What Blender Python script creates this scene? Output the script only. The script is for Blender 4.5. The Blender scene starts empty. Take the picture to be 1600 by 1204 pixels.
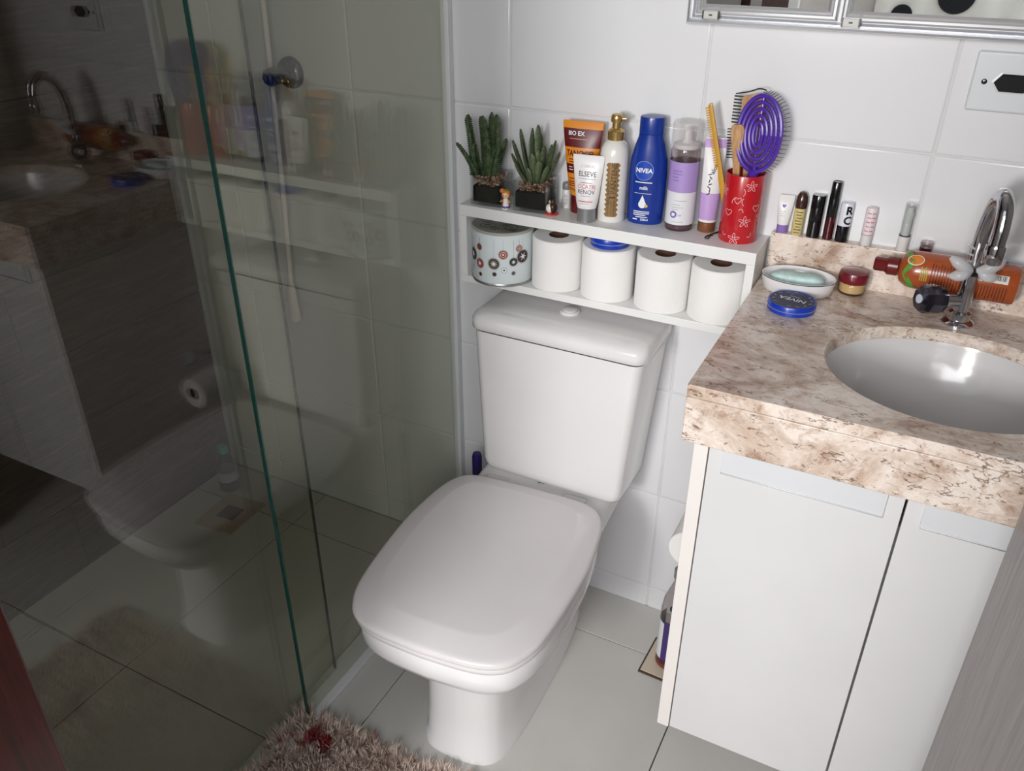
import bpy, bmesh, math, random
from mathutils import Vector, Matrix
PI = math.pi; sin = math.sin; cos = math.cos
random.seed(7)
SC = bpy.context.scene; COL = SC.collection
# ------------------------------------------------------------------ camera, world, light, exposure
cd = bpy.data.cameras.new('camera'); CAM = bpy.data.objects.new('camera', cd); COL.objects.link(CAM)
cd.sensor_fit = 'HORIZONTAL'; cd.sensor_width = 36.0; cd.lens = 1308.05 * 36.0 / 1600.0; cd.clip_start = 0.01
_r = Vector((.8887, .4586, .0043)).normalized(); _f = Vector((-.3966, .7732, -.4948)).normalized()
_u = _r.cross(_f).normalized(); _r = _f.cross(_u).normalized()
CAM.matrix_world = Matrix(((_r.x, _u.x, -_f.x, .9646), (_r.y, _u.y, -_f.y, -1.5823), (_r.z, _u.z, -_f.z, 1.561), (0, 0, 0, 1)))
SC.camera = CAM
W = bpy.data.worlds.new('world'); SC.world = W; W.use_nodes = True
W.node_tree.nodes['Background'].inputs[0].default_value = (.90, .94, 1.0, 1); W.node_tree.nodes['Background'].inputs[1].default_value = 1.35
def area(name, loc, target, sx, sy, power, col):
    d = bpy.data.lights.new(name, 'AREA'); d.shape = 'RECTANGLE'; d.size = sx; d.size_y = sy; d.energy = power; d.color = col
    o = bpy.data.objects.new(name, d); COL.objects.link(o); o.location = loc
    o.rotation_euler = (Vector(target) - Vector(loc)).to_track_quat('-Z', 'Y').to_euler(); return o
area('hall_lamp_light', (.43, -2.95, 1.52), (.45, 0, .90), .34, .42, 47, (1, .985, .97))
area('hall_wide_fill', (.95, -3.30, 1.95), (.40, 0, .70), 1.5, .95, 72, (.985, .99, 1))  # wide soft fill added in the hall; no window is modelled there
SC.view_settings.view_transform = 'Standard'; SC.view_settings.look = 'None'; SC.view_settings.gamma = 1; SC.view_settings.use_curve_mapping = False
SC.view_settings.exposure = -0.42
# ------------------------------------------------------------------ materials
def lin(c): return tuple(((v / 255) / 12.92 if v <= 10 else (((v / 255) + .055) / 1.055) ** 2.4) for v in c)
MT = {}
def mat(name, rgb, rough=.5, metal=0., spec=.5, coat=0., trans=0., bump=0., bscale=200., var=0., vscale=8., alpha=1.):
    if name in MT: return MT[name]
    m = bpy.data.materials.new(name); m.use_nodes = True; nt = m.node_tree; b = nt.nodes['Principled BSDF']
    c = lin(rgb) + (1,)
    b.inputs['Base Color'].default_value = c; b.inputs['Roughness'].default_value = rough; b.inputs['Metallic'].default_value = metal
    b.inputs['Specular IOR Level'].default_value = spec; b.inputs['Coat Weight'].default_value = coat; b.inputs['Coat Roughness'].default_value = .08
    b.inputs['Transmission Weight'].default_value = trans; b.inputs['Alpha'].default_value = alpha
    tc = nt.nodes.new('ShaderNodeTexCoord')
    nz = nt.nodes.new('ShaderNodeTexNoise'); nz.inputs['Scale'].default_value = vscale; nz.inputs['Detail'].default_value = 4
    nt.links.new(tc.outputs['Object'], nz.inputs['Vector'])
    rp = nt.nodes.new('ShaderNodeValToRGB'); v = max(var, .02)
    rp.color_ramp.elements[0].position = .3; rp.color_ramp.elements[1].position = .7
    rp.color_ramp.elements[0].color = tuple(x * (1 - v) for x in c[:3]) + (1,); rp.color_ramp.elements[1].color = tuple(min(1, x * (1 + v * .6)) for x in c[:3]) + (1,)
    nt.links.new(nz.outputs['Fac'], rp.inputs['Fac']); nt.links.new(rp.outputs['Color'], b.inputs['Base Color'])
    if bump:
        n2 = nt.nodes.new('ShaderNodeTexNoise'); n2.inputs['Scale'].default_value = bscale; n2.inputs['Detail'].default_value = 3
        nt.links.new(tc.outputs['Object'], n2.inputs['Vector'])
        bp = nt.nodes.new('ShaderNodeBump'); bp.inputs['Strength'].default_value = bump; bp.inputs['Distance'].default_value = .002
        nt.links.new(n2.outputs['Fac'], bp.inputs['Height']); nt.links.new(bp.outputs['Normal'], b.inputs['Normal'])
    MT[name] = m; return m
def ramp(nt, fac, stops):
    r = nt.nodes.new('ShaderNodeValToRGB'); e = r.color_ramp.elements
    while len(e) < len(stops): e.new(.5)
    for k, (p, c) in enumerate(stops): e[k].position = p; e[k].color = lin(c) + (1,)
    nt.links.new(fac, r.inputs['Fac']); return r.outputs['Color']
def noise(nt, vec, scale, detail=5, rough=.55, dist=0.):
    n = nt.nodes.new('ShaderNodeTexNoise'); n.inputs['Scale'].default_value = scale; n.inputs['Detail'].default_value = detail
    n.inputs['Roughness'].default_value = rough; n.inputs['Distortion'].default_value = dist
    nt.links.new(vec, n.inputs['Vector']); return n.outputs['Fac']
def mapping(nt, scale=(1, 1, 1), rot=(0, 0, 0), coord='Object'):
    tc = nt.nodes.new('ShaderNodeTexCoord'); mp = nt.nodes.new('ShaderNodeMapping')
    mp.inputs['Scale'].default_value = scale; mp.inputs['Rotation'].default_value = rot
    nt.links.new(tc.outputs[coord], mp.inputs['Vector']); return mp.outputs['Vector']
def mixc(nt, fac, a, b, mode='MIX'):
    m = nt.nodes.new('ShaderNodeMix'); m.data_type = 'RGBA'; m.blend_type = mode
    if isinstance(fac, float): m.inputs[0].default_value = fac
    else: nt.links.new(fac, m.inputs[0])
    for k, s in ((6, a), (7, b)):
        if isinstance(s, tuple): m.inputs[k].default_value = lin(s) + (1,)
        else: nt.links.new(s, m.inputs[k])
    return m.outputs[2]
def marble():
    m = bpy.data.materials.new('beige_brown_marble'); m.use_nodes = True; nt = m.node_tree; b = nt.nodes['Principled BSDF']
    v = mapping(nt, (1, 1.5, 1.3), (.3, .2, .35))
    base = ramp(nt, noise(nt, v, 6, 8, .66, .9), [(.30, (160, 128, 108)), (.43, (208, 188, 173)), (.55, (240, 229, 221)), (.70, (216, 199, 186)), (.8, (168, 138, 118))])
    blot = ramp(nt, noise(nt, v, 30, 6, .7, .4), [(.36, (206, 184, 166)), (.5, (255, 254, 252)), (.7, (240, 230, 218))])
    c = mixc(nt, .8, base, blot, 'MULTIPLY')
    spk = ramp(nt, noise(nt, mapping(nt, (1, 2.2, 2.0), (.25, .3, .3)), 75, 3, .7, .8), [(.33, (128, 100, 84)), (.41, (255, 255, 255))])
    c = mixc(nt, .75, c, spk, 'MULTIPLY')
    v2 = mapping(nt, (1, 3.2, 2.6), (.25, .3, .3))
    wv = nt.nodes.new('ShaderNodeTexVoronoi'); wv.feature = 'DISTANCE_TO_EDGE'; wv.inputs['Scale'].default_value = 13
    nn = nt.nodes.new('ShaderNodeTexNoise'); nn.inputs['Scale'].default_value = 16; nn.inputs['Detail'].default_value = 5; nt.links.new(v2, nn.inputs['Vector'])
    ad = nt.nodes.new('ShaderNodeMix'); ad.data_type = 'RGBA'; ad.blend_type = 'LINEAR_LIGHT'; ad.inputs[0].default_value = .10
    nt.links.new(v2, ad.inputs[6]); nt.links.new(nn.outputs['Color'], ad.inputs[7]); nt.links.new(ad.outputs[2], wv.inputs['Vector'])
    edge = nt.nodes.new('ShaderNodeMath'); edge.operation = 'LESS_THAN'; edge.inputs[1].default_value = .026; nt.links.new(wv.outputs['Distance'], edge.inputs[0])
    gate = nt.nodes.new('ShaderNodeMath'); gate.operation = 'GREATER_THAN'; gate.inputs[1].default_value = .55; nt.links.new(noise(nt, v2, 11, 4), gate.inputs[0])
    mul = nt.nodes.new('ShaderNodeMath'); mul.operation = 'MULTIPLY'; nt.links.new(edge.outputs[0], mul.inputs[0]); nt.links.new(gate.outputs[0], mul.inputs[1])
    m2 = nt.nodes.new('ShaderNodeMath'); m2.operation = 'MULTIPLY'; m2.inputs[1].default_value = .75; nt.links.new(mul.outputs[0], m2.inputs[0])
    c = mixc(nt, m2.outputs[0], c, (112, 86, 70)); nt.links.new(c, b.inputs['Base Color'])
    b.inputs['Roughness'].default_value = .22; b.inputs['Specular IOR Level'].default_value = .5
    return m
def wood(name, dark, mid, light, stretch, rough, scale=9, coat=0.):
    m = bpy.data.materials.new(name); m.use_nodes = True; nt = m.node_tree; b = nt.nodes['Principled BSDF']
    v = mapping(nt, stretch)
    c = ramp(nt, noise(nt, v, scale, 8, .65, .8), [(.3, dark), (.5, mid), (.72, light)])
    f = ramp(nt, noise(nt, v, scale * 7, 4, .6), [(.35, (205, 205, 205)), (.6, (255, 255, 255))])
    nt.links.new(mixc(nt, .8, c, f, 'MULTIPLY'), b.inputs['Base Color']); b.inputs['Roughness'].default_value = rough; b.inputs['Coat Weight'].default_value = coat
    b.inputs['Coat Roughness'].default_value = .06
    return m
def glassy(name, tint, f0=.04, gloss=.0, absorb=1.0):
    m = bpy.data.materials.new(name); m.use_nodes = True; nt = m.node_tree; nt.nodes.remove(nt.nodes['Principled BSDF'])
    out = nt.nodes['Material Output']; tr = nt.nodes.new('ShaderNodeBsdfTransparent'); tr.inputs[0].default_value = lin(tint) + (1,)
    gl = nt.nodes.new('ShaderNodeBsdfGlossy'); gl.inputs['Roughness'].default_value = gloss; gl.inputs['Color'].default_value = (1, 1, 1, 1)
    lw = nt.nodes.new('ShaderNodeLayerWeight'); lw.inputs['Blend'].default_value = .5
    p = nt.nodes.new('ShaderNodeMath'); p.operation = 'POWER'; p.inputs[1].default_value = 5; nt.links.new(lw.outputs['Facing'], p.inputs[0])
    q = nt.nodes.new('ShaderNodeMath'); q.operation = 'MULTIPLY_ADD'; q.inputs[1].default_value = 1 - f0; q.inputs[2].default_value = f0; nt.links.new(p.outputs[0], q.inputs[0])
    mx = nt.nodes.new('ShaderNodeMixShader'); nt.links.new(q.outputs[0], mx.inputs[0]); nt.links.new(tr.outputs[0], mx.inputs[1]); nt.links.new(gl.outputs[0], mx.inputs[2])
    nt.links.new(mx.outputs[0], out.inputs['Surface']); return m
MARBLE = marble()
TILE = mat('white_glazed_tile', (226, 226, 228), .16, spec=.5, var=.02, vscale=3)
GROUT = mat('pale_grout', (214, 214, 213), .85, var=.04, vscale=20)
FTILE = mat('grey_floor_tile', (204, 202, 197), .34, var=.05, vscale=5, bump=.05, bscale=400)
FGROUT = mat('dark_floor_grout', (104, 100, 96), .9)
PAINT = mat('white_paint', (222, 220, 216), .8)
CERAMIC = mat('white_ceramic', (236, 234, 234), .12, coat=.3, var=.01)
SEATW = mat('white_seat_plastic', (226, 222, 222), .2, coat=.2, var=.01)
LACQ = mat('white_lacquer', (218, 217, 218), .3, var=.015)
EDGEW = mat('white_edge_band', (236, 230, 226), .4)
PAPER = mat('white_tissue_paper', (244, 242, 240), .95, bump=.35, bscale=260, var=.02)
CARD = mat('brown_cardboard', (92, 62, 48), .9)
CHROME = mat('chrome', (205, 205, 210), .07, metal=1)
SATIN = mat('satin_aluminium', (228, 229, 232), .26, metal=.7)
ALUW = mat('white_aluminium', (222, 224, 226), .35, var=.03)
BLACK = mat('black_plastic', (16, 16, 19), .3)
GREENEDGE = mat('green_glass_edge', (4, 70, 62), .1, coat=.5)
PANE = glassy('green_tinted_glass', (248, 249, 243), .043)
CLEAR = glassy('clear_glass', (240, 242, 241), .04)
SMOKE = glassy('grey_clear_plastic', (226, 220, 220), .05, .05)
def frosted(name, rgb, k):
    m = mat(name, rgb, .3); nt = m.node_tree; b = nt.nodes['Principled BSDF']; b.inputs['Alpha'].default_value = k; return m
FROST = frosted('frosted_plastic', (222, 216, 216), .26)
MIRROR = mat('mirror_silver', (225, 228, 228), .01, metal=1)
WOODW = wood('dark_wood_look_tile', (48, 34, 30), (66, 48, 42), (88, 66, 58), (9, .7, 9), .25)
DOORW = wood('grey_brown_wood', (96, 80, 76), (122, 106, 100), (150, 138, 134), (7, 7, .5), .30, 7, .0)
REDW = wood('red_brown_wood', (36, 9, 5), (56, 14, 8), (72, 22, 13), (12, 12, .8), .3, 8, .2)
# ------------------------------------------------------------------ mesh helpers
class MB:
    def __init__(s): s.v = []; s.f = []
    def add(s, vs, fs): o = len(s.v); s.v += [tuple(p) for p in vs]; s.f += [tuple(i + o for i in f) for f in fs]; return s
    def box(s, x0, x1, y0, y1, z0, z1, M=None):
        vs = [Vector(p) for p in ((x0, y0, z0), (x1, y0, z0), (x1, y1, z0), (x0, y1, z0), (x0, y0, z1), (x1, y0, z1), (x1, y1, z1), (x0, y1, z1))]
        if M: vs = [M @ p for p in vs]
        return s.add(vs, [(3, 2, 1, 0), (4, 5, 6, 7), (0, 1, 5, 4), (1, 2, 6, 5), (2, 3, 7, 6), (3, 0, 4, 7)])
    def loft(s, rings, cap0=True, cap1=True, closed=False):
        n = len(rings[0]); o = len(s.v)
        for r in rings: s.v += [tuple(p) for p in r]
        R = len(rings)
        for k in range(R if closed else R - 1):
            a = o + k * n; b = o + ((k + 1) % R) * n
            for i in range(n): j = (i + 1) % n; s.f.append((a + i, a + j, b + j, b + i))
        if cap0 and not closed: s.f.append(tuple(o + i for i in range(n - 1, -1, -1)))
        if cap1 and not closed: s.f.append(tuple(o + (R - 1) * n + i for i in range(n)))
        return s
    def lathe(s, prof, n=28, c=(0, 0), k=1., M=None):
        rings = []
        for r, z in prof:
            ring = [Vector((c[0] + r * cos(2 * PI * i / n), c[1] + k * r * sin(2 * PI * i / n), z)) for i in range(n)]
            if M: ring = [M @ p for p in ring]
            rings.append(ring)
        return s.loft(rings)
    def tube(s, pts, rad, n=10, cap=True):
        P = [Vector(p) for p in pts]; rings = []; ref = None
        for i, p in enumerate(P):
            t = (P[min(i + 1, len(P) - 1)] - P[max(i - 1, 0)]).normalized()
            if ref is None: ref = t.orthogonal().normalized()
            ref = (ref - t * ref.dot(t)).normalized(); b = t.cross(ref)
            r = rad[i] if isinstance(rad, (list, tuple)) else rad
            rings.append([p + ref * (r * cos(2 * PI * k / n)) + b * (r * sin(2 * PI * k / n)) for k in range(n)])
        return s.loft(rings, cap, cap)
    def build(s, name, m, parent=None, bevel=0., seg=2, smooth=True, ang=40, M=None):
        me = bpy.data.meshes.new(name); me.from_pydata(s.v, [], s.f)
        bm = bmesh.new(); bm.from_mesh(me); bmesh.ops.recalc_face_normals(bm, faces=bm.faces)
        if bevel:
            es = [e for e in bm.edges if len(e.link_faces) == 2 and e.calc_face_angle(0) > math.radians(30)]
            bmesh.ops.bevel(bm, geom=es, offset=bevel, segments=seg, profile=.5, affect='EDGES', clamp_overlap=True)
        if M: bm.transform(M)
        bm.to_mesh(me); bm.free(); me.materials.append(m)
        if smooth:
            me.shade_smooth(); me.set_sharp_from_angle(angle=math.radians(ang))
            if bevel:
                for p in me.polygons:
                    if max(abs(c) for c in p.normal) > .9999: p.use_smooth = False
        return link(name, me, parent)
def link(name, me, parent=None):
    o = bpy.data.objects.new(name, me); COL.objects.link(o)
    if parent: o.parent = parent
    return o
def tag(o, label, cat, group=None):
    o['label'] = label; o['category'] = cat
    if group: o['group'] = group
    return o
def thing(name, label, cat, loc=(0, 0, 0), rz=0, group=None, rot=None):
    o = bpy.data.objects.new(name, None); COL.objects.link(o); o.empty_display_size = .02; o.location = loc
    o.rotation_euler = rot or (0, 0, math.radians(rz)); return tag(o, label, cat, group)
def structure(o): o['kind'] = 'structure'; return o
def bez(pts, n=8):
    P = [Vector(p) for p in pts]; out = []
    for i in range(len(P) - 1):
        a, b, c, d = P[max(i - 1, 0)], P[i], P[i + 1], P[min(i + 2, len(P) - 1)]
        for k in range(n):
            t = k / n; out.append(.5 * ((2 * b) + (c - a) * t + (2 * a - 5 * b + 4 * c - d) * t * t + (3 * b - a - 3 * c + d) * t ** 3))
    out.append(P[-1]); return out
def box(name, m, parent, x0, x1, y0, y1, z0, z1, bevel=.0, seg=2): return MB().box(x0, x1, y0, y1, z0, z1).build(name, m, parent, bevel, seg, smooth=bevel > 0)
# body of revolution-ish containers with elliptical sections; rings = [(rx, ry, z)]; front is -y
class Body:
    def __init__(s, rings): s.r = rings
    def at(s, z):
        R = s.r
        if z <= R[0][2]: return R[0][:2]
        for a, b in zip(R, R[1:]):
            if a[2] <= z <= b[2]:
                t = (z - a[2]) / max(1e-9, b[2] - a[2]); return (a[0] + (b[0] - a[0]) * t, a[1] + (b[1] - a[1]) * t)
        return R[-1][:2]
    def p(s, a, z, off=.0003): rx, ry = s.at(z); return Vector(((rx + off) * sin(a), -(ry + off) * cos(a), z))
    def mesh(s, n=32, z0=None, z1=None, off=0.):
        zs = [r[2] for r in s.r]
        R = [(r[0] + off, r[1] + off, r[2]) for r in s.r if (z0 is None or r[2] >= z0 - 1e-9) and (z1 is None or r[2] <= z1 + 1e-9)]
        if z0 is not None and (not R or R[0][2] > z0 + 1e-6): q = s.at(z0); R.insert(0, (q[0] + off, q[1] + off, z0))
        if z1 is not None and R[-1][2] < z1 - 1e-6: q = s.at(z1); R.append((q[0] + off, q[1] + off, z1))
        return MB().loft([[(rx * cos(2 * PI * i / n), ry * sin(2 * PI * i / n), z) for i in range(n)] for rx, ry, z in R])
    def patch(s, name, m, parent, a0, a1, z0, z1, off=.0003, nu=12, nv=6, edge=None):
        b = MB(); vs = []
        for j in range(nv + 1):
            for i in range(nu + 1):
                z = z0 + (z1 - z0) * j / nv; e0, e1 = (edge(j / nv) if edge else (0, 0))
                vs.append(s.p(a0 + e0 + (a1 + e1 - a0 - e0) * i / nu, z, off))
        b.add(vs, [(j * (nu + 1) + i, j * (nu + 1) + i + 1, (j + 1) * (nu + 1) + i + 1, (j + 1) * (nu + 1) + i) for j in range(nv) for i in range(nu)])
        return b.build(name, m, parent)
    def map(s, a0, z0, off=.0006):
        def g(u, v):
            z = z0 + v; rx, ry = s.at(z); return s.p(a0 + u / max(rx, ry * .5 + .004, .004), z, off)
        return g
    def flat(s, name, m, parent, outline, a0, z0, off=.0005):      # a filled outline wrapped on the surface
        g = s.map(a0, z0, off); c = (sum(p[0] for p in outline) / len(outline), sum(p[1] for p in outline) / len(outline))
        n = len(outline); return MB().add([g(*c)] + [g(*p) for p in outline], [(0, 1 + i, 1 + (i + 1) % n) for i in range(n)]).build(name, m, parent)
    def stroke(s, name, m, parent, line, a0, z0, w=.0006, off=.0006, closed=False):
        g = s.map(a0, z0, off); b = MB(); n = len(line); vs = []
        for i in range(n):
            p = line[i]; q0 = line[(i - 1) % n if closed else max(i - 1, 0)]; q1 = line[(i + 1) % n if closed else min(i + 1, n - 1)]
            dx, dy = q1[0] - q0[0], q1[1] - q0[1]; L = math.hypot(dx, dy) or 1; nx, ny = -dy / L * w / 2, dx / L * w / 2
            vs += [g(p[0] + nx, p[1] + ny), g(p[0] - nx, p[1] - ny)]
        b.add(vs, [(2 * i, 2 * i + 1, (2 * ((i + 1) % n)) + 1, 2 * ((i + 1) % n)) for i in range(n if closed else n - 1)])
        return b.build(name, m, parent)
def text_mesh(body, size, rot=0., squash=1., bold=0.):
    cu = bpy.data.curves.new('lettering', 'FONT'); cu.body = body; cu.size = size; cu.align_x = 'CENTER'; cu.align_y = 'CENTER'; cu.resolution_u = 3; cu.offset = bold
    o = bpy.data.objects.new('lettering_source', cu); COL.objects.link(o); bpy.context.view_layer.update()
    me = bpy.data.meshes.new_from_object(o.evaluated_get(bpy.context.evaluated_depsgraph_get()))
    bpy.data.objects.remove(o); bpy.data.curves.remove(cu); c, s_ = cos(rot), sin(rot)
    for v in me.vertices:
        x, y = v.co.x * squash, v.co.y; v.co = (x * c - y * s_, x * s_ + y * c, 0)
    return me
def lettering(body, size, m, parent, g, rot=0., squash=1., bold=0., name='lettering'):
    me = text_mesh(body, size, rot, squash, bold)
    bm = bmesh.new(); bm.from_mesh(me)
    es = [e for e in bm.edges if e.calc_length() > size * .35]
    if es: bmesh.ops.subdivide_edges(bm, edges=es, cuts=2)
    bmesh.ops.triangulate(bm, faces=bm.faces)
    for v in bm.verts: v.co = g(v.co.x, v.co.y)
    bm.to_mesh(me); bm.free(); me.materials.clear(); me.materials.append(m); return link(name, me, parent)
def circ(r, n=20, k=1.): return [(r * cos(2 * PI * i / n), k * r * sin(2 * PI * i / n)) for i in range(n)]
def lines(b, m, parent, rows, a0, h=.0011, name='printed_line'):     # rows of unreadable small print: (z, u0, u1)
    mb = MB(); 
    for z, u0, u1 in rows:
        g = b.map(a0, z, .0005); n = max(2, int((u1 - u0) / .004)); o = []
        for i in range(n + 1):
            u = u0 + (u1 - u0) * i / n; o += [g(u, -h / 2), g(u, h / 2)]
        mb.add(o, [(2 * i, 2 * i + 2, 2 * i + 3, 2 * i + 1) for i in range(n)])
    return mb.build(name, m, parent)
# ------------------------------------------------------------------ the room
TH = .285; Z0 = .0646; TW = .4007; X0 = .1453
_tc = {}
def tile_obj(name, w, h, t, m, parent, loc, bevel=.003, axis='y'):
    key = (name, round(w, 4), round(h, 4), round(t, 4), axis)
    if key not in _tc:
        b = MB()
        if axis == 'y': b.box(0, w, -t, 0, 0, h)
        elif axis == 'x': b.box(0, t, 0, w, 0, h)
        else: b.box(0, w, 0, h, -t, 0)
        o = b.build(name, m, parent, bevel, 2); _tc[key] = o.data
    else: o = link(name, _tc[key], parent)
    o.location = loc; return o
XL, XR, YF, ZC = -.8673, 1.40, -1.31, 2.40
wb = structure(box('wall_back', GROUT, None, XL - .1, XR + .1, .0022, .12, -.05, ZC))
zs = [-.009] + [Z0 + k * TH for k in range(9)]; xs = [XL] + [X0 + k * TW for k in range(-2, 4)] + [XR]
for z0, z1 in zip(zs, zs[1:] + [ZC]):
    for x0, x1 in zip(xs, xs[1:]):
        if x1 - x0 > .02 and z1 - z0 > .02: tile_obj('wall_tile', x1 - x0 - .0025, z1 - z0 - .0025, .0078, TILE, wb, (x0 + .00125, .0078, z0 + .00125), .0035)
fl = structure(box('floor', FGROUT, None, XL - .1, XR + .1, -3.4, .1, -.08, -.0115))
fx = [XL, -.4886, 0, .1114, .7114, XR]; fy = [0, -.156, -.756, YF - .16]
for x0, x1 in zip(fx, fx[1:]):
    for y1, y0 in zip(fy, fy[1:]):
        gx0 = .0 if x0 == 0 else .0012; gx1 = .0 if x1 == 0 else .0012
        low = x1 <= 0
        t = tile_obj('floor_tile', x1 - x0 - gx0 - gx1, y1 - y0 - .0025, .0025 if low else .011, FTILE, fl, (x0 + gx0, y0 + .00125, -.009 if low else 0), .001, 'z')
box('hall_flooring', mat('hall_floor_tile', (150, 146, 140), .4), fl, XL, XR + .1, -3.2, YF - .161, -.006, -.001)
wl = structure(box('wall_left', mat('dark_grout', (38, 30, 28), .9), None, XL - .12, XL - .006, -3.4, .1, -.05, ZC))
z = -.005; k = 0
while z < ZC:
    h = min(.20, ZC - z); off = (k % 3) * .31
    ys = [0.0]; y = -.55 - off * .6
    while y > YF: ys.append(y); y -= .92
    ys.append(YF)
    for y1, y0 in zip(ys, ys[1:]):
        tile_obj('wood_look_tile', y1 - y0 - .0015, h - .0015, .007, WOODW, wl, (XL - .007, y0, z), .0006, 'x')
    z += .20; k += 1
structure(box('wall_right', PAINT, None, XR, XR + .1, YF - .15, .0, -.05, ZC))
wf = structure(box('wall_front', PAINT, None, XL, .295, YF - .14, YF, -.05, ZC))
box('wall_section', PAINT, wf, 1.207, XR, YF - .14, YF, -.05, ZC); box('wall_section', PAINT, wf, .295, 1.207, YF - .14, YF, 2.14, ZC)
structure(box('ceiling', PAINT, None, XL - .1, XR + .1, YF - .14, .1, ZC, ZC + .1))
structure(box('wall_hall', mat('hall_paint', (196, 190, 184), .8), None, -1.2, 2.4, -3.5, -3.4, -.05, 2.6))
tr = structure(bpy.data.objects.new('trim_1', None)); COL.objects.link(tr); tr.location = (.31, YF - .07, 0); tr['label'] = 'red-brown wooden door frame around the doorway'; 
for (a, b_, z0, z1) in ((.295, .325, 0, 2.14), (1.178, 1.207, 0, 2.14), (.325, 1.178, 2.11, 2.14)):
    o = box('jamb', REDW, tr, a - .31, b_ - .31, -.09, .075, z0, z1, .003); 
dr = structure(bpy.data.objects.new('door_1', None)); COL.objects.link(dr); dr.location = (1.142, -1.3, 0); dr['label'] = 'glossy grey-brown wood grain door standing open beside the vanity'
box('door_leaf', DOORW, dr, 0, .035, .0, .70, .012, 2.10, .002)
# ------------------------------------------------------------------ shower screen
g = thing('shower_screen', 'fixed green-tinted glass shower panel fastened to the white tiled wall', 'glass panel', (0, -.34, 0))
box('glass_pane', PANE, g, -.004, .004, -.337, .33, .016, 1.98)
box('glass_edge', GREENEDGE, g, -.0042, .0042, -.3405, -.3372, .016, 1.98, .0008)
box('wall_channel', ALUW, g, -.009, .013, .322, .339, .012, 2.0, .0015)
box('floor_track', ALUW, g, -.045, .020, -.95, .339, .0003, .010, .002)
box('top_rail', ALUW, g, -.05, .015, -.96, .339, 1.98, 2.02, .002)
g = thing('sliding_shower_door', 'sliding green-tinted glass shower door behind the fixed glass panel', 'glass door', (-.030, -.92, 0))
box('glass_pane', PANE, g, -.004, .004, -.37, .374, .0125, 1.98)
box('glass_edge', mat('dark_glass_edge', (22, 38, 36), .2), g, -.0036, .0036, .3742, .3756, .0125, 1.98, .0006)
# shower fittings
g = thing('shower_valve', 'dark chrome round shower valve knob on the shower wall', 'valve', (-.425, 0, 1.229), rot=(PI / 2, 0, 0))
DCH = mat('dark_chrome', (92, 90, 90), .15, metal=1)
MB().lathe([(.036, 0), (.036, .004), (.033, .012), (.024, .018), (.018, .02)], 32).build('flange', DCH, g)
MB().lathe([(.016, .02), (.017, .05), (.014, .055)], 24).build('stem', DCH, g)
MB().lathe([(.019, .05), (.021, .056), (.021, .074), (.017, .080), (.004, .081)], 8).build('knob', DCH, g)
g = thing('shower_hose', 'white shower hose with small hand spray hanging inside the shower', 'shower hose', (-.468, -.05, .61))
MB().tube(bez([(.040, 0, 1.5), (.030, 0, .80), (.016, .002, .42), (.004, .002, .2), (0, 0, .10)], 8), .0065, 10).build('hose', mat('white_hose', (226, 220, 216), .4), g)
MB().lathe([(.007, .105), (.010, .09), (.012, .05), (.015, .012), (.014, .0), (.004, -.001)], 20).build('hand_spray', mat('white_hose', (0, 0, 0)), g)
g = thing('floor_drain', 'square beige drain cover set in the shower floor', 'drain', (-.682, -.205, -.009), 4)
box('cover_plate', mat('drain_beige', (186, 166, 146), .5), g, -.068, .068, -.078, .078, 0, .004, .001)
box('grate_slot', mat('drain_slot', (90, 72, 60), .8), g, -.03, .03, -.028, .028, .0042, .005)
g = thing('water_bottle', 'small clear plastic bottle with teal cap in the shower corner', 'bottle', (-.775, -.108, -.009))
wbp = Body([(.026, .026, 0), (.031, .031, .006), (.031, .031, .04), (.029, .029, .06), (.031, .031, .075), (.031, .031, .09), (.022, .022, .115), (.013, .013, .128), (.012, .012, .138)])
wbp.mesh(24).build('body', SMOKE, g); wbp.mesh(24, .04, .072, .0006).build('label', mat('pale_blue_label', (168, 178, 196), .5), g)
MB().lathe([(.0150, .134), (.0152, .137), (.0152, .156), (.013, .158)], 20).build('cap', mat('teal_cap', (60, 170, 160), .4), g)
# ------------------------------------------------------------------ toilet
def outline(half, n=6):
    pts = bez([(p[0], p[1], 0) for p in half], n); R = [(p.x, p.y) for p in pts]
    return R + [(-x, y) for x, y in reversed(R[1:-1])]
DOUT = outline([(0, -.010), (.10, -.008), (.145, .0), (.172, .022), (.190, .07), (.201, .15), (.204, .21), (.200, .31), (.190, .40), (.173, .45), (.146, .482), (.095, .500), (0, .506)])
def dring(w, b, f, z):       # the seat outline scaled to half width w, back b, front f (distances from the hinge line, forwards)
    return [(x / .204 * w, -(b + (f - b) * (y + .010) / .516), z) for x, y in DOUT]
T = thing('toilet', 'white ceramic toilet with closed lid and square cistern', 'toilet', (.312, -.214, 0), 3.5)
rg = [dring(.114, -.14, .402, .0), dring(.113, -.14, .400, .016), dring(.108, -.135, .394, .026), dring(.106, -.13, .388, .10), dring(.105, -.125, .386, .18), dring(.108, -.12, .388, .22),
      dring(.116, -.11, .396, .27), dring(.146, -.09, .428, .302), dring(.180, -.05, .470, .320), dring(.193, -.02, .491, .336), dring(.197, -.005, .499, .354), dring(.197, -.005, .500, .398), dring(.192, .0, .495, .402)]
MB().loft(rg).build('bowl', CERAMIC, T, ang=60)
box('cistern_deck', CERAMIC, T, -.150, .165, -.06, .187, .33, .415, .018, 4)
MB().loft([dring(.200, .0, .505, .4025), dring(.202, -.001, .507, .406), dring(.202, -.001, .507, .414), dring(.199, .002, .504, .4175)]).build('seat', SEATW, T, ang=50)
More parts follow.
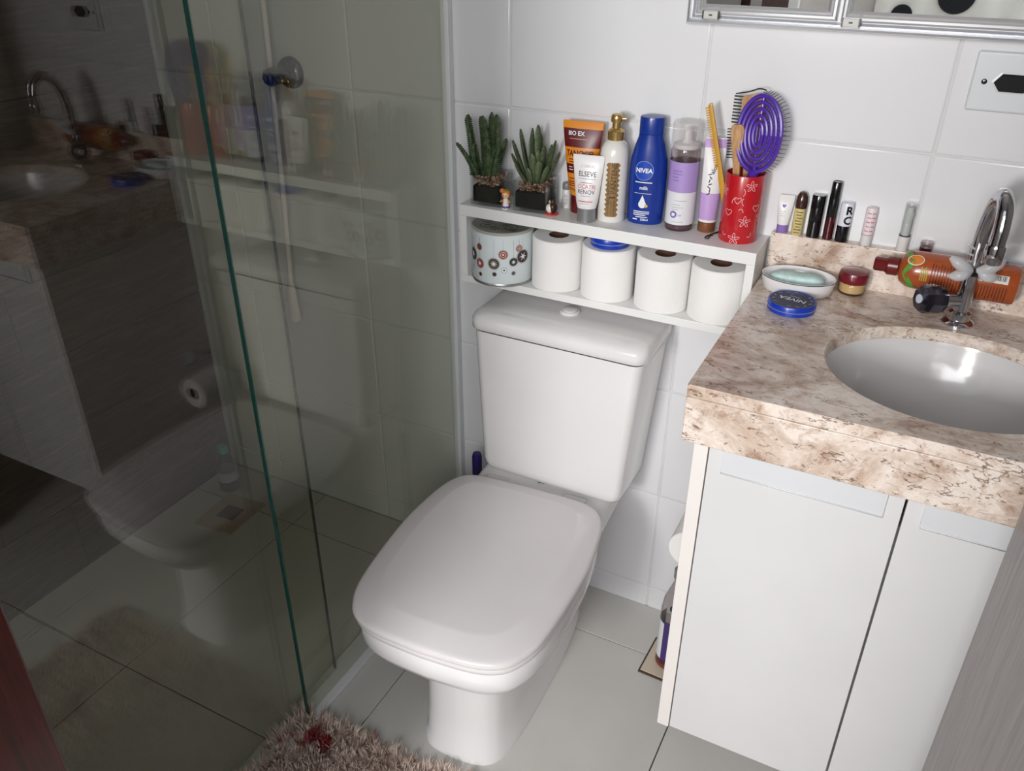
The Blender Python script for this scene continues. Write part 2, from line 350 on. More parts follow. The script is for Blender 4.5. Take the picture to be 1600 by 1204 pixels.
LID = [dring(.201, .0, .507, .4185), dring(.204, -.003, .511, .4210), dring(.2050, -.004, .512, .4250), dring(.2045, -.0035, .5115, .4295), dring(.2025, -.002, .5095, .4330), dring(.1990, .001, .506, .4355), dring(.194, .006, .501, .4372), dring(.161, .038, .464, .4485), dring(.155, .043, .458, .4494), dring(.07, .12, .33, .4496)]
MB().loft(LID).build('lid', SEATW, T, ang=28)
for sx in (-1, 1): box('hinge_cover', SEATW, T, sx * .095 - .028, sx * .095 + .028, .008, .035, .41, .4185, .005, 3)
box('bumper', BLACK, T, .118, .132, -.365, -.35, .312, .330, .003)
MB().tube([(-.006, .052, .4156), (.0, .05, .4156), (.006, .052, .4156), (.012, .05, .4156)], .0012, 6).build('maker_mark', mat('grey_print', (96, 92, 90), .5), T)
def rrect(x0, x1, y0, y1, r, z, n=5):
    out = []
    for cx, cy, a in ((x1 - r, y1 - r, 0), (x0 + r, y1 - r, PI / 2), (x0 + r, y0 + r, PI), (x1 - r, y0 + r, 1.5 * PI)):
        out += [(cx + r * cos(a + PI / 2 * k / n), cy + r * sin(a + PI / 2 * k / n), z) for k in range(n + 1)]
    return out
Ti = T.matrix_basis.inverted()
MB().loft([rrect(.190, .482, -.158, -.03, .02, .418), rrect(.176, .496, -.170, -.02, .022, .422), rrect(.167, .505, -.177, -.016, .022, .436), rrect(.165, .507, -.180, -.014, .022, .450), rrect(.152, .533, -.186, -.008, .022, .7795), rrect(.158, .527, -.180, -.012, .02, .7805)]).build('cistern', CERAMIC, T, ang=60, M=Ti)
MB().loft([rrect(.150, .535, -.189, -.006, .025, .7835), rrect(.146, .541, -.194, -.004, .028, .787), rrect(.146, .541, -.195, -.004, .028, .806), rrect(.149, .538, -.190, -.006, .028, .815), rrect(.156, .531, -.182, -.012, .028, .8205), rrect(.168, .519, -.168, -.022, .022, .823), rrect(.26, .44, -.12, -.06, .02, .8235)]).build('cistern_lid', CERAMIC, T, ang=60, M=Ti)
MB().loft([rrect(.1525, .5325, -.1862, -.0085, .022, .7800), rrect(.1525, .5325, -.1862, -.0085, .022, .7834)]).build('lid_gap_shade', mat('gap_shade_grey', (58, 56, 55), .8), T, M=Ti)  # dark ring in the lid seam, the shade of the gap put into its colour
BT = MB().lathe([(.021, .8235), (.0215, .8265), (.019, .8285), (.0165, .828)], 28, (.338, -.095)).build('flush_button_ring', CERAMIC, T, M=Ti)
MB().lathe([(.0155, .8281), (.0155, .8305), (.013, .832), (.002, .8325)], 28, (.338, -.095)).build('flush_button', SEATW, BT)
BT.children[0].matrix_parent_inverse = Matrix.Identity(4); BT.children[0].data.transform(Ti)
# ------------------------------------------------------------------ wall shelf with toilet rolls
SHW = mat('white_shelf_board', (236, 236, 234), .35, var=.015)
S = thing('wall_shelf', 'narrow white box shelf fixed on the wall above the toilet', 'shelf', (.394, 0, .85))
box('top_board', SHW, S, -.311, .3095, -.1095, -.0005, .1490, .1724, .0008)
box('bottom_board', SHW, S, -.311, .3095, -.1095, -.0005, 0, .016, .0008)
box('side_panel', SHW, S, -.311, -.295, -.1095, -.0005, .0162, .1488, .0008); box('side_panel', SHW, S, .2935, .3095, -.1095, -.0005, .0162, .1488, .0008)
def roll_parts(g):
    n = 36; Ro, Ri, h = .0545, .0205, .1085
    ring = lambda r, z: [(r * cos(2 * PI * i / n), r * sin(2 * PI * i / n), z) for i in range(n)]
    MB().loft([ring(Ri, .0005), ring(Ro - .002, .0), ring(Ro, .002), ring(Ro, h - .002), ring(Ro - .002, h), ring(Ri, h - .0005)], closed=True).build('tissue', PAPER, g, ang=30)
    MB().loft([ring(Ri - .0012, .0), ring(Ri - .0002, .0), ring(Ri - .0002, h), ring(Ri - .0012, h)], closed=True).build('cardboard_core', CARD, g)
ZB = .8662
for k, (x, lab) in enumerate(((.2905, 'white toilet roll on the shelf right beside the patterned tin'), (.403, 'white toilet roll carrying a blue tin on the shelf'), (.5205, 'white toilet roll on the shelf between two other rolls, no tin on top'), (.6315, 'rightmost white toilet roll on the shelf, next to the counter'))):
    r = thing('toilet_roll', lab, 'toilet roll', (x, -.0585, ZB), k * 70, 'toilet rolls on the wall shelf')
    if k == 0: proto = r; roll_parts(r)
    else:
        for c in list(proto.children): q = c.copy(); COL.objects.link(q); q.parent = r
def blue_tin(g, R, h, design):
    top = mat('navy_tin_top', (16, 26, 72), .45); side = mat('blue_tin_side', (20, 56, 168), .3, coat=.2)
    MB().lathe([(R - .003, 0), (R - .0008, .001), (R - .0008, h * .45)], 40).build('base', side, g)
    L = MB().lathe([(R, h * .47), (R, h * .9), (R - .0012, h), (R - .003, h), (R - .0035, h - .0006), (.004, h - .0005)], 40).build('lid', side, g)
    MB().lathe([(R + .0002, h * .44), (R + .0006, h * .47), (R + .0002, h * .50)], 40).build('seam', mat('silver_seam', (190, 200, 220), .3, metal=.6), g)
    MB().lathe([(R - .0038, h - .0004), (.002, h - .0002)], 40).build('lid_print', top, L)
    gy = mat('tin_leaf_print', (120, 124, 128), .4)
    for i in range(14):
        a = 2 * PI * i / 14; r0 = R * .78; c, s_ = cos(a), sin(a); mb = MB(); o = []
        for t in range(10):
            u, v = .0045 * cos(2 * PI * t / 10), .0020 * sin(2 * PI * t / 10); q = .6 * (1 if i % 2 else -1)
            u, v = u * cos(q) - v * sin(q), u * sin(q) + v * cos(q); o.append((r0 * c + u * -s_ + v * c, r0 * s_ + u * c + v * s_, h + .0001))
        if i % 7 != 2: mb.add(o, [tuple(range(10))]).build('leaf_print', gy, L)
    lettering('NIVEA', .017, mat('white_print', (236, 238, 242), .4), L, lambda u, v: Vector((u, v, h + .0002)), design, bold=.0002)
    lettering('creme', .007, mat('white_print', (0, 0, 0)), L, lambda u, v: Vector((u + .012 * sin(design), v - .012 * cos(design), h + .0002)), design)
g = thing('blue_tin', 'round blue cream tin lying on top of a toilet roll', 'tin', (.405, -.062, ZB + .1090)); blue_tin(g, .040, .021, 2.6)
# patterned tin
g = thing('patterned_tin', 'pale blue round tin with hanging bauble pattern and grey lid', 'tin', (.168, -.0735, ZB), 15)
R = .0665; PT = Body([(R - .002, R - .002, 0), (R, R, .003), (R, R, .112)]); PT.mesh(48).build('body', mat('pale_blue_tin', (224, 232, 234), .3), g)
MB().lathe([(R + .0006, .0), (R + .0014, .002), (R + .0014, .004), (R + .0004, .006)], 48).build('base_rim', mat('tin_rim', (170, 172, 172), .3, metal=.7), g)
L = MB().lathe([(R + .0004, .1125), (R + .0012, .1135), (R + .0012, .1170), (R, .118), (R - .002, .118), (R - .003, .1172), (.003, .1172)], 48).build('lid', mat('grey_tin_lid', (176, 176, 166), .35), g)
BK = mat('black_print', (20, 18, 18), .5); WH = mat('white_print', (0, 0, 0)); FL = lambda h: (lambda u, v: Vector((u, v, h)))
def swirl(cx, cy, r, turns, a0, name, m, parent, h, w=.0009):
    P = [(cx + r * (1 - .85 * t / 40) * cos(a0 + turns * 2 * PI * t / 40), cy + r * (1 - .85 * t / 40) * sin(a0 + turns * 2 * PI * t / 40), h) for t in range(41)]
    return MB().tube(P, w * .5, 4).build(name, m, parent)
for cx, cy, r, tn, a0 in ((-.030, -.022, .020, 1.6, .3), (-.012, -.036, .012, -1.5, 2), (.020, -.025, .020, -1.7, 2.6), (.035, .005, .016, 1.5, 1), (-.035, .015, .018, -1.5, 0), (.0, .03, .02, 1.6, 4), (.006, -.004, .014, 1.6, 3.4), (.030, -.042, .008, 1.4, 0)):
    swirl(cx, cy, r, tn, a0, 'swirl_print', BK, L, .1174)
def star(r, n, q=.35, rot=0): return [((r if i % 2 == 0 else r * q) * cos(PI * i / n + rot), (r if i % 2 == 0 else r * q) * sin(PI * i / n + rot)) for i in range(2 * n)]
DKB = mat('dark_brown_print', (66, 48, 38), .5); RB = mat('rust_print', (138, 70, 44), .5); RD = mat('red_print', (160, 60, 54), .5); OL = mat('olive_print', (84, 74, 56), .5); GY = mat('grey_print', (0, 0, 0)); DG = mat('dark_grey_print', (40, 44, 48), .5); CR = mat('cream_print', (232, 222, 206), .5)
for a, z, r, m, st in ((-.98, .060, .0105, DKB, 6), (-.62, .082, .0052, RB, 0), (-.60, .046, .0078, RD, 8), (-.08, .051, .0092, OL, 10), (.22, .072, .0070, RD, 1), (.55, .055, .0066, DG, 8), (.74, .083, .0050, RD, 1), (.88, .064, .0105, DKB, 6), (-.95, .034, .0045, WH, 2), (-.58, .022, .0030, DKB, 0), (-.06, .028, .0032, DKB, 0), (.25, .038, .0042, WH, 2), (.55, .030, .0030, GY, 0)):
    r *= 1.3; d = PT.flat('bauble', m, g, circ(r), a, z, .0004)
    PT.stroke('bauble_outline', GY, d, circ(r * 1.12), a, z, .0005, .0005, True)
    if st > 2: PT.flat('star', WH, d, star(r * .72, st, .3), a, z, .0009)
    if st == 1: PT.stroke('ring', CR, d, circ(r * .62), a, z, .0012, .0009, True); PT.flat('dot', CR, d, circ(r * .25), a, z, .0009)
    if st == 2: PT.flat('dot', DG, d, circ(r * .35), a, z, .0009)
    if z > .04: PT.stroke('string', GY, d, [(0, r * 1.1), (0, .103 - z)], a, z, .0003, .0004)
# ------------------------------------------------------------------ vanity
V = thing('vanity_cabinet', 'white vanity cabinet with two doors hung under the marble counter', 'cabinet', (1.0277, -.25, .2116))
box('carcass', LACQ, V, -.281, .281, -.22, .24, .004, .57, .0)
for sx in (-1, 1): box('side_panel', EDGEW, V, min(sx * .3034, sx * .2815), max(sx * .3034, sx * .2815), -.25, .249, 0, .6465, .0006)
for nm, x0, x1 in (('left', -.2795, -.0017), ('right', .0017, .2795)):
    d = box('door', LACQ, V, x0, x1, -.250, -.232, .004, .6440, .001)
    x = (x0 + x1) / 2; h = MB().box(x - .1165, x + .1165, -.2545, -.2502, .6016, .6430).build('handle', mat('satin_white_aluminium', (214, 216, 219), .35), d, .0005)
    box('handle_lip', SATIN, h, x - .1165, x + .1165, -.2565, -.2547, .6006, .6030, .0004)
C = thing('counter', 'beige-brown marble vanity counter with deep front edge and backsplash', 'counter', (1.0277, -.257, .859))
cx, cy, ea, eb = 1.047 - 1.0277, -.302 + .257, .178, .158
x0, x1, y0, y1 = -.3213, .3213, -.257, .2365; zt, zb = .098, .078
N = 72; angs = sorted([2 * PI * i / N for i in range(N)] + [math.atan2(y - cy, x - cx) % (2 * PI) for x in (x0, x1) for y in (y0, y1)])
inn, outr = [], []
for a in angs:
    c, s_ = cos(a), sin(a); inn.append((cx + ea * c, cy + eb * s_))
    t = min([((x1 if c > 0 else x0) - cx) / c if abs(c) > 1e-6 else 9, ((y1 if s_ > 0 else y0) - cy) / s_ if abs(s_) > 1e-6 else 9]); outr.append((cx + t * c, cy + t * s_))
mb = MB(); n = len(angs)
e = .003; inn2 = [(cx + (p[0] - cx) * (1 + e / ea), cy + (p[1] - cy) * (1 + e / eb)) for p in inn]
mb.loft([[(p[0], p[1], zt) for p in outr], [(p[0], p[1], zt) for p in inn2], [(p[0], p[1], zt - e) for p in inn], [(p[0], p[1], zb) for p in inn], [(p[0], p[1], zb) for p in outr]], closed=True)
mb.build('slab', MARBLE, C, ang=30)
box('front_edge', MARBLE, C, x0, x1, y0 - .0012, y0 + .022, .0, .0772, .002, 3)
box('side_edge', MARBLE, C, x0, x0 + .02, y0 + .0222, y1, .0, .0778, .001)
box('backsplash', MARBLE, C, x0 + .002, x1, y1, .2565, .0, .178, .0012)
BASIN = mat('basin_ceramic', (214, 212, 212), .14, coat=.2, var=.01)
B = thing('sink_basin', 'white oval ceramic sink set under the marble counter', 'sink', (1.047, -.302, .80))
def el(a, b, z): return [(a * cos(2 * PI * i / 56), b * sin(2 * PI * i / 56), z) for i in range(56)]
MB().loft([el(.1895, .1695, .136), el(.1795, .1595, .136), el(.178, .158, .131), el(.172, .152, .105), el(.158, .139, .070), el(.130, .114, .038), el(.085, .072, .020), el(.03, .028, .014), el(.029, .027, .004), el(.1, .09, .008), el(.15, .13, .04), el(.175, .155, .08), el(.1895, .1695, .128)], closed=True).build('bowl', BASIN, B, ang=60)
MB().lathe([(.027, .0135), (.027, .016), (.02, .0165), (.004, .0155)], 24).build('drain', CHROME, B)
# faucet
F = thing('faucet', 'chrome gooseneck faucet with faceted side knob behind the sink', 'faucet', (1.047, -.0985, .957))
MB().lathe([(.026, 0), (.026, .003), (.022, .006), (.017, .008)], 32).build('flange', CHROME, F)
MB().lathe([(.0175, .008), (.0175, .020), (.0125, .024), (.0125, .060), (.0120, .064), (.0120, .085), (.0125, .088), (.0115, .105)], 28).build('column', CHROME, F)
sp = bez([(0, 0, .100), (0, 0, .150), (.002, -.008, .190), (.006, -.026, .222), (.011, -.050, .232), (.016, -.070, .218), (.018, -.079, .190), (.018, -.081, .165)], 6)
MB().tube(sp, .0118, 20).build('spout', CHROME, F)
MB().lathe([(.0135, .138), (.0148, .140), (.0148, .164), (.0138, .167)], 24, (.018, -.0812)).build('aerator', CHROME, F)
q = Vector((-.70, -.52, .10)).normalized().to_track_quat('Z', 'Y').to_matrix().to_4x4(); q.translation = Vector((0, 0, .040))
MB().lathe([(.0105, .010), (.0105, .036), (.014, .038)], 20, M=q).build('knob_stem', CHROME, F)
KB = MB().lathe([(.013, .038), (.0225, .044), (.0255, .056), (.0245, .072), (.0205, .080), (.006, .082)], 9, M=q).build('knob', mat('smoked_chrome', (92, 88, 98), .1, metal=.9), F, ang=15)
MB().lathe([(.0075, .0822), (.0075, .084), (.003, .0845)], 16, M=q).build('knob_cap', mat('pale_cap', (205, 210, 222), .3), KB)
g = thing('hair_clip', 'translucent white butterfly hair clip hooked on the faucet neck', 'hair clip', (1.047, -.112, 1.052), 20); g.scale = (1.25, 1.2, 1.2)
CLP = frosted('translucent_white_plastic', (220, 220, 222), .6)
for sx in (-1, 1):
    for k, (a, L_) in enumerate(((.55, .034), (-.35, .026))):
        P = [(sx * (.004 + L_ * t * cos(a)), -.004 - .006 * sin(PI * t), .004 + L_ * t * sin(a)) for t in (0, .25, .5, .75, 1)]
        MB().tube(P, [.004, .007, .0085, .0075, .003], 10).build('wing', CLP, g)
    for k in range(3): MB().tube([(sx * .006, -.002, .016 + k * .009), (sx * (.020 - .002 * k), -.006, .021 + k * .010), (sx * .028 - sx * .004 * k, -.002, .020 + k * .011)], .0016, 6).build('tooth', CLP, g)
MB().tube([(-.006, -.006, 0), (.006, -.006, 0)], .004, 10).build('spring_pin', DCH, g)
# ------------------------------------------------------------------ mirror cabinet and socket
Mc = thing('mirror_cabinet', 'aluminium framed mirror cabinet on the wall above the sink', 'mirror cabinet', (.92, 0, 1.387))
box('cabinet_box', ALUW, Mc, -.412, .418, -.018, -.001, .003, .598, .001)
def frame(nm, xa, xb, za, zb_, w, ya, yb, parent, bev, m=SATIN):
    r = MB(); P = [(xa, za), (xb, za), (xb, zb_), (xa, zb_)]; Q = [(xa + w, za + w), (xb - w, za + w), (xb - w, zb_ - w), (xa + w, zb_ - w)]
    prof = [(0, yb), (0, ya + .3 * (yb - ya)), (.18, ya + .06 * (yb - ya)), (.40, ya), (.55, ya + .25 * (yb - ya)), (.72, ya + .12 * (yb - ya)), (.9, ya + .3 * (yb - ya)), (1, ya + .5 * (yb - ya)), (1, yb)]
    rings = [[(p[0] + (q_[0] - p[0]) * t, y, p[1] + (q_[1] - p[1]) * t) for p, q_ in zip(P, Q)] for t, y in prof]
    return r.loft(rings, closed=True).build(nm, m, parent, ang=25)
frame('outer_frame', -.415, .421, .0, .60, .0155, -.0285, -.002, Mc, 0)
for xa, xb, hx in ((-.3985, -.1630, -.370), (-.1570, .4045, -.140)):
    d = frame('mirror_door', xa, xb, .0165, .5835, .017, -.0270, -.0185, Mc, 0)
    box('mirror_pane', MIRROR, d, xa + .014, xb - .014, -.0232, -.0200, .030, .570)
    h = box('hinge_clip', mat('clip_grey', (196, 194, 188), .4), d, hx - .0125, hx + .0125, -.0325, -.0275, .010, .0225, .001)
    for sx in (-1, 1): box('clip_end', BLACK, h, hx + sx * .0135 - .001, hx + sx * .0135 + .001, -.0330, -.0272, .0095, .0230)
    box('clip_slot', DG, h, hx - .003, hx + .003, -.0328, -.0324, .015, .0175)
SO = thing('wall_socket', 'white wall socket plate with black opening under the mirror', 'socket', (1.033, 0, 1.327))
box('plate', mat('socket_plastic', (214, 217, 220), .3), SO, -.059, .059, -.008, -.0005, -.045, .045, .0055, 4)
hexa = [(-.0275, 0), (-.0175, .0135), (.0175, .0135), (.0275, 0), (.0175, -.0135), (-.0175, -.0135)]
MB().loft([[(x * 1.12, -.0083, z * 1.12) for x, z in hexa], [(x, -.0088, z) for x, z in hexa], [(x, -.0085, z) for x, z in hexa]], False, False).build('socket_rim', mat('socket_plastic', (0, 0, 0)), SO, smooth=False)
MB().loft([[(x * .98, -.0082, z * .98) for x, z in hexa], [(x * .98, -.0135, z * .9) for x, z in hexa]]).build('plug_face', mat('matt_black', (14, 14, 16), .6, spec=.2), SO, .0006)
MB().lathe([(.0042, 0), (.0042, .001), (.003, .0018), (.001, .0018)], 14, M=Matrix.Translation((-.0405, -.0081, .0)) @ Matrix.Rotation(PI / 2, 4, 'X')).build('screw', DCH, SO)
# ------------------------------------------------------------------ plants on the shelf
ZS = 1.0226
def pot(label, x, y, rz, w):
    g = thing('potted_succulent', label, 'potted plant', (x, y, ZS), rz, 'succulents in square glass pots')
    h = .063; t = .0028; i = w / 2
    mb = MB(); O = [(-i, -i), (i, -i), (i, i), (-i, i)]; I = [(a - math.copysign(t, a), b - math.copysign(t, b)) for a, b in O]
    mb.loft([[(a, b, 0) for a, b in O], [(a, b, h) for a, b in O], [(a, b, h) for a, b in I], [(a, b, .006) for a, b in I]]).build('glass_pot', CLEAR, g)
    k = i - t - .0006
    MB().box(-k, k, -k, k, .0065, .040).build('soil', mat('black_soil', (26, 22, 20), .95, bump=.6, bscale=300), g, .003)
    mb = MB(); bm = bmesh.new(); bmesh.ops.create_icosphere(bm, subdivisions=1, radius=1); vs = [v.co.copy() for v in bm.verts]; fs = [tuple(v.index for v in f.verts) for f in bm.faces]; bm.free()
    for _ in range(330):
        r = random.uniform(.0030, .0048); px, py = random.uniform(-k + r, k - r), random.uniform(-k + r, k - r); pz = random.uniform(.041, .058)
        M = Matrix.Translation((px, py, pz)) @ Matrix.Rotation(random.random() * 6, 4, 'Z') @ Matrix.Diagonal((r, r * .8, r * .75, 1)); mb.add([M @ v for v in vs], fs)
    p = mb.build('gravel', GRAVEL, g); p['kind'] = 'stuff'; return g
def gravel():
    m = mat('pebble_mix', (150, 110, 92), .7); nt = m.node_tree; b = nt.nodes['Principled BSDF']; v = mapping(nt, (1, 1, 1))
    vo = nt.nodes.new('ShaderNodeTexVoronoi'); vo.inputs['Scale'].default_value = 190; nt.links.new(v, vo.inputs['Vector'])
    sep = nt.nodes.new('ShaderNodeSeparateColor'); nt.links.new(vo.outputs['Color'], sep.inputs[0])
    nt.links.new(ramp(nt, sep.outputs[0], [(.0, (92, 56, 44)), (.35, (146, 96, 76)), (.7, (190, 154, 130)), (1, (222, 200, 180))]), b.inputs['Base Color']); return m
GRAVEL = gravel()
def greenmat(name, a, b_, c, sc):
    m = mat(name, (60, 80, 50), .5); nt = m.node_tree; b = nt.nodes['Principled BSDF']
    nt.links.new(ramp(nt, noise(nt, mapping(nt), sc, 4), [(.3, a), (.5, b_), (.75, c)]), b.inputs['Base Color']); return m
CACT = greenmat('cactus_green', (40, 58, 34), (62, 82, 50), (96, 110, 76), 110)
LEAF = greenmat('succulent_green', (52, 68, 46), (78, 94, 64), (122, 126, 96), 60)
P1 = pot('upright spiny cactus in a square glass pot at the left end of the shelf', .1345, -.0615, 6, .068)
def stem(g, bx, by, tip, r):
    n = 8; rings = []; base = Vector((bx, by, .050)); T_ = Vector(tip); L = (T_ - base).length; K = max(8, int(L / .0042)); rot = random.random() * 2
    bend = Vector((random.uniform(-.004, .004), random.uniform(-.004, .004), 0))
    for k in range(K * 2 + 1):
        t = k / (K * 2); c = base.lerp(T_, t) + bend * sin(PI * t); rr = r * (1 - .35 * t) * (1 if t < .93 else (1 - (t - .93) / .07 * .75)); q = 1.6 if k % 2 else .95
        rings.append([c + Vector(((rr * (q if i % 2 == 0 else .52)) * cos(rot + 2 * PI * i / n), (rr * (q if i % 2 == 0 else .52)) * sin(rot + 2 * PI * i / n), 0)) for i in range(n)])
    return MB().loft(rings).build('stem', CACT, g, smooth=False)
for bx, by, tip, r in ((-.030, .004, (-.052, .004, .172), .0060), (-.012, -.008, (-.046, -.002, .176), .0062), (-.004, .004, (-.026, .014, .170), .0062), (.006, -.010, (-.010, -.012, .178), .0085), (.014, .002, (.002, .008, .182), .0075), (.020, -.006, (.016, .0, .180), .0080), (-.014, -.014, (-.066, -.018, .121), .0065), (-.008, -.004, (-.030, -.008, .120), .006), (.010, .012, (.030, .016, .130), .006), (.016, -.014, (.024, -.016, .120), .0065), (.002, .012, (-.008, .02, .150), .006)):
    stem(P1, bx - .012, by, (tip[0] - .004, tip[1], tip[2]), r * 1.12)
P2 = pot('rosette succulent with long rounded leaves in a square glass pot', .2335, -.0545, 4, .072)
def leaf_mesh():
    rings = []; n = 8; TS = (0, .12, .25, .4, .55, .68, .78, .86, .92, .96, .985, 1)
    for k, t in enumerate(TS):
        w = .0030 + .0062 * math.sin(PI / 2 * min(1, t / .72)) ** 1.5; w = .82 * w if t < .78 else .82 * w * math.sqrt(max(.06, 1 - ((t - .78) / .222) ** 2)); d = .0022 + .0012 * sin(PI * t)
        if t > .95: d *= .7
        c = Vector((0, .22 * t * t * .3, t)); rings.append([Vector((w * cos(2 * PI * i / n), c.y * .06 + d * sin(2 * PI * i / n), c.z)) for i in range(n)])
    return MB().loft(rings)
lm = None
for k, (tip, by) in enumerate((((-.040, .0, .155), 0), ((-.014, .0, .160), 0), ((.008, -.006, .168), 0), ((-.054, -.006, .132), 0), ((.044, .004, .138), 0), ((.054, .0, .116), 0), ((-.050, -.020, .108), 0), ((-.038, -.030, .092), 0), ((.0, -.030, .116), 0), ((.020, -.030, .102), 0), ((.024, -.008, .130), 0), ((-.020, .014, .142), 0), ((.030, .020, .126), 0), ((-.030, -.014, .128), 0), ((.038, -.026, .092), 0), ((.0, .02, .15), 0), ((-.008, -.034, .086), 0), ((.012, -.016, .120), 0))):
    b0 = Vector((tip[0] * .25, tip[1] * .3, .044)); d = Vector(tip) - b0
    if lm is None: o = leaf_mesh().build('leaf', LEAF, P2, ang=70); lm = o.data
    else: o = link('leaf', lm, P2)
    q = d.to_track_quat('Z', 'Y').to_matrix().to_4x4(); o.matrix_basis = Matrix.Translation(b0) @ q @ Matrix.Diagonal((1.05, 1.2, d.length, 1))
# figurines
def ball(r, c, sx=1, sy=1, sz=1, n=16):
    return [(max(1e-5, r * sin(PI * k / 10)), c[2] - r * sz * cos(PI * k / 10)) for k in range(11)]
def blob(name, m, parent, c, rx, ry, rz_, n=16):
    mb = MB(); mb.loft([[(c[0] + max(1e-5, rx * sin(PI * k / 10)) * cos(2 * PI * i / n), c[1] + max(1e-5, ry * sin(PI * k / 10)) * sin(2 * PI * i / n), c[2] - rz_ * cos(PI * k / 10)) for i in range(n)] for k in range(11)]); return mb.build(name, m, parent, ang=80)
SKIN = mat('figurine_skin', (236, 196, 160), .4); ORG = mat('orange_hair', (206, 122, 50), .45); PUR = mat('purple_paint', (110, 84, 160), .4); GRN = mat('green_paint', (60, 110, 50), .45); WHP = mat('white_paint_gloss', (236, 232, 224), .3); BRN = mat('brown_paint', (62, 38, 30), .35)
g = thing('doll_figurine', 'tiny orange-haired doll figurine standing between the two glass pots', 'figurine', (.1840, -.0925, ZS), 10); g.scale = (1.3, 1.3, 1.32)
MB().lathe([(.0052, 0), (.0062, .002), (.0055, .006), (.0040, .014), (.0035, .017)], 14).build('dress', WHP, g); MB().lathe([(.0030, .002), (.0064, .0021), (.0059, .0055), (.003, .0056)], 14).build('skirt_band', PUR, g)
blob('head', SKIN, g, (0, 0, .0225), .0062, .006, .0064); blob('hair', ORG, g, (0, .0016, .0245), .0076, .0066, .0066); blob('hair_bun', ORG, g, (-.006, 0, .0285), .004, .004, .0036); blob('leaf_bow', GRN, g, (.003, -.001, .0312), .0036, .0022, .0018)
for sx in (-1, 1): MB().tube([(sx * .0035, 0, .0150), (sx * .0068, -.0015, .0115), (sx * .0070, -.004, .0125)], .0014, 8).build('arm', ORG, g); blob('foot', WHP, g, (sx * .0028, -.004, .0016), .0024, .0032, .0016); blob('eye', BLACK, g, (sx * .0022, -.0058, .0222), .0007, .0005, .0008, 8)
g = thing('penguin_figurine', 'tiny brown and white bird figurine on a red base beside a pot', 'figurine', (.2815, -.0780, ZS), -25); g.scale = (1.12, 1.12, 1.12)
MB().lathe([(.0125, 0), (.0125, .0018), (.010, .0024)], 20).build('base', mat('red_base', (214, 70, 62), .4), g)
blob('body', BRN, g, (.002, .001, .0120), .0085, .0080, .0100); blob('belly', WHP, g, (-.0020, -.0030, .0105), .0078, .0068, .0085); blob('head', BRN, g, (.002, 0, .0235), .0055, .0052, .0052)
blob('cheek', WHP, g, (-.0008, -.0035, .0228), .0030, .0022, .0030, 10); blob('beak', ORG, g, (.0, -.0060, .0222), .0014, .0018, .0009, 8)
for sx in (-1, 1): MB().tube([(sx * .0075 + .001, -.001, .0165), (sx * .0098 + .001, -.004, .0115), (sx * .008, -.0055, .0080)], [.0022, .0026, .0014], 8).build('wing', BRN, g)
# ------------------------------------------------------------------ bottles and tubes on the shelf
g = thing('small_white_bottle', 'small white bottle with grey cap behind the bird figurine', 'bottle', (.2895, -.0230, ZS))
bb = Body([(.0080, .0080, 0), (.0088, .0088, .002), (.0088, .0088, .034), (.0075, .0075, .038)]); bb.mesh(20).build('body', mat('white_bottle', (226, 224, 222), .35), g)
MB().lathe([(.0088, .0385), (.0092, .040), (.0092, .050), (.0080, .052)], 20).build('cap', mat('grey_cap', (128, 128, 126), .35), g)
for k in range(3): bb.stroke('scribble_print', GY, g, [(-.003 + .0012 * t, .004 * sin(t * 1.9 + k)) for t in range(6)], .2, .010 + .008 * k, .0006)
g = thing('slim_white_stick', 'slim pale stick standing behind the small white bottle', 'stick', (.2930, -.0068, ZS))
MB().lathe([(.0052, 0), (.0056, .002), (.0056, .070), (.0050, .072)], 16).build('body', mat('pale_stick', (206, 208, 210), .35), g); MB().lathe([(.0050, .0722), (.0048, .110), (.0030, .113)], 16).build('cap', SMOKE, g)
def tube_body(w, d, h0, h1, r):     # round shoulder at h0 flattening to a seam of width w at h1
    R = []
    for k in range(9):
        t = k / 8; R.append((r + (w / 2 - r) * t ** .7, max(.0011, d * (1 - t ** 1.6)), h0 + (h1 - h0) * t))
    R.append((w / 2, .0011, h1 + .008)); return Body(R)
g = thing('orange_tube', 'tall orange and maroon squeeze tube standing behind a white tube', 'tube', (.3245, -.0345, ZS), 6)
MAR = mat('maroon_plastic', (96, 22, 26), .3); OR = mat('orange_plastic', (224, 138, 34), .35)
MB().lathe([(.0185, 0), (.0195, .002), (.0190, .034), (.017, .036)], 28, k=.9).build('cap', MAR, g)
tb = tube_body(.082, .0175, .036, .172, .0195); tb.mesh(36).build('body', OR, g)
tb.patch('maroon_panel', MAR, g, -1.45, 1.45, .130, .1655, nu=16); tb.patch('maroon_badge', MAR, g, -1.3, -.1, .080, .098)
lettering('BIO EX', .0115, WH, g, tb.map(-.35, .156), 0, 1, .0002); lines(tb, mat('pink_print', (206, 150, 130), .5), g, [(.146, -.028, .012)], 0, .0012)
lettering('TANOGEL', .0165, MAR, g, tb.map(-.05, .118), 0, .85, .0005)
lines(tb, MAR, g, [(.107, -.026, -.012), (.102, -.026, -.010), (.070, -.022, .0), (.064, -.024, -.004), (.060, -.024, -.002), (.056, -.024, -.006)], 0, .0018); lettering('150g', .008, MAR, g, tb.map(-.6, .049))
lines(tb, CR, g, [(.092, -.026, -.016), (.087, -.026, -.014)], 0, .0015)
g = thing('white_tube', 'small white squeeze tube with silver-grey cap at the shelf front', 'tube', (.3585, -.0815, ZS), 8)
MB().lathe([(.0175, 0), (.0185, .001), (.0178, .026), (.0165, .0265)], 28).build('cap', mat('silver_cap', (150, 151, 154), .3, metal=.5), g)
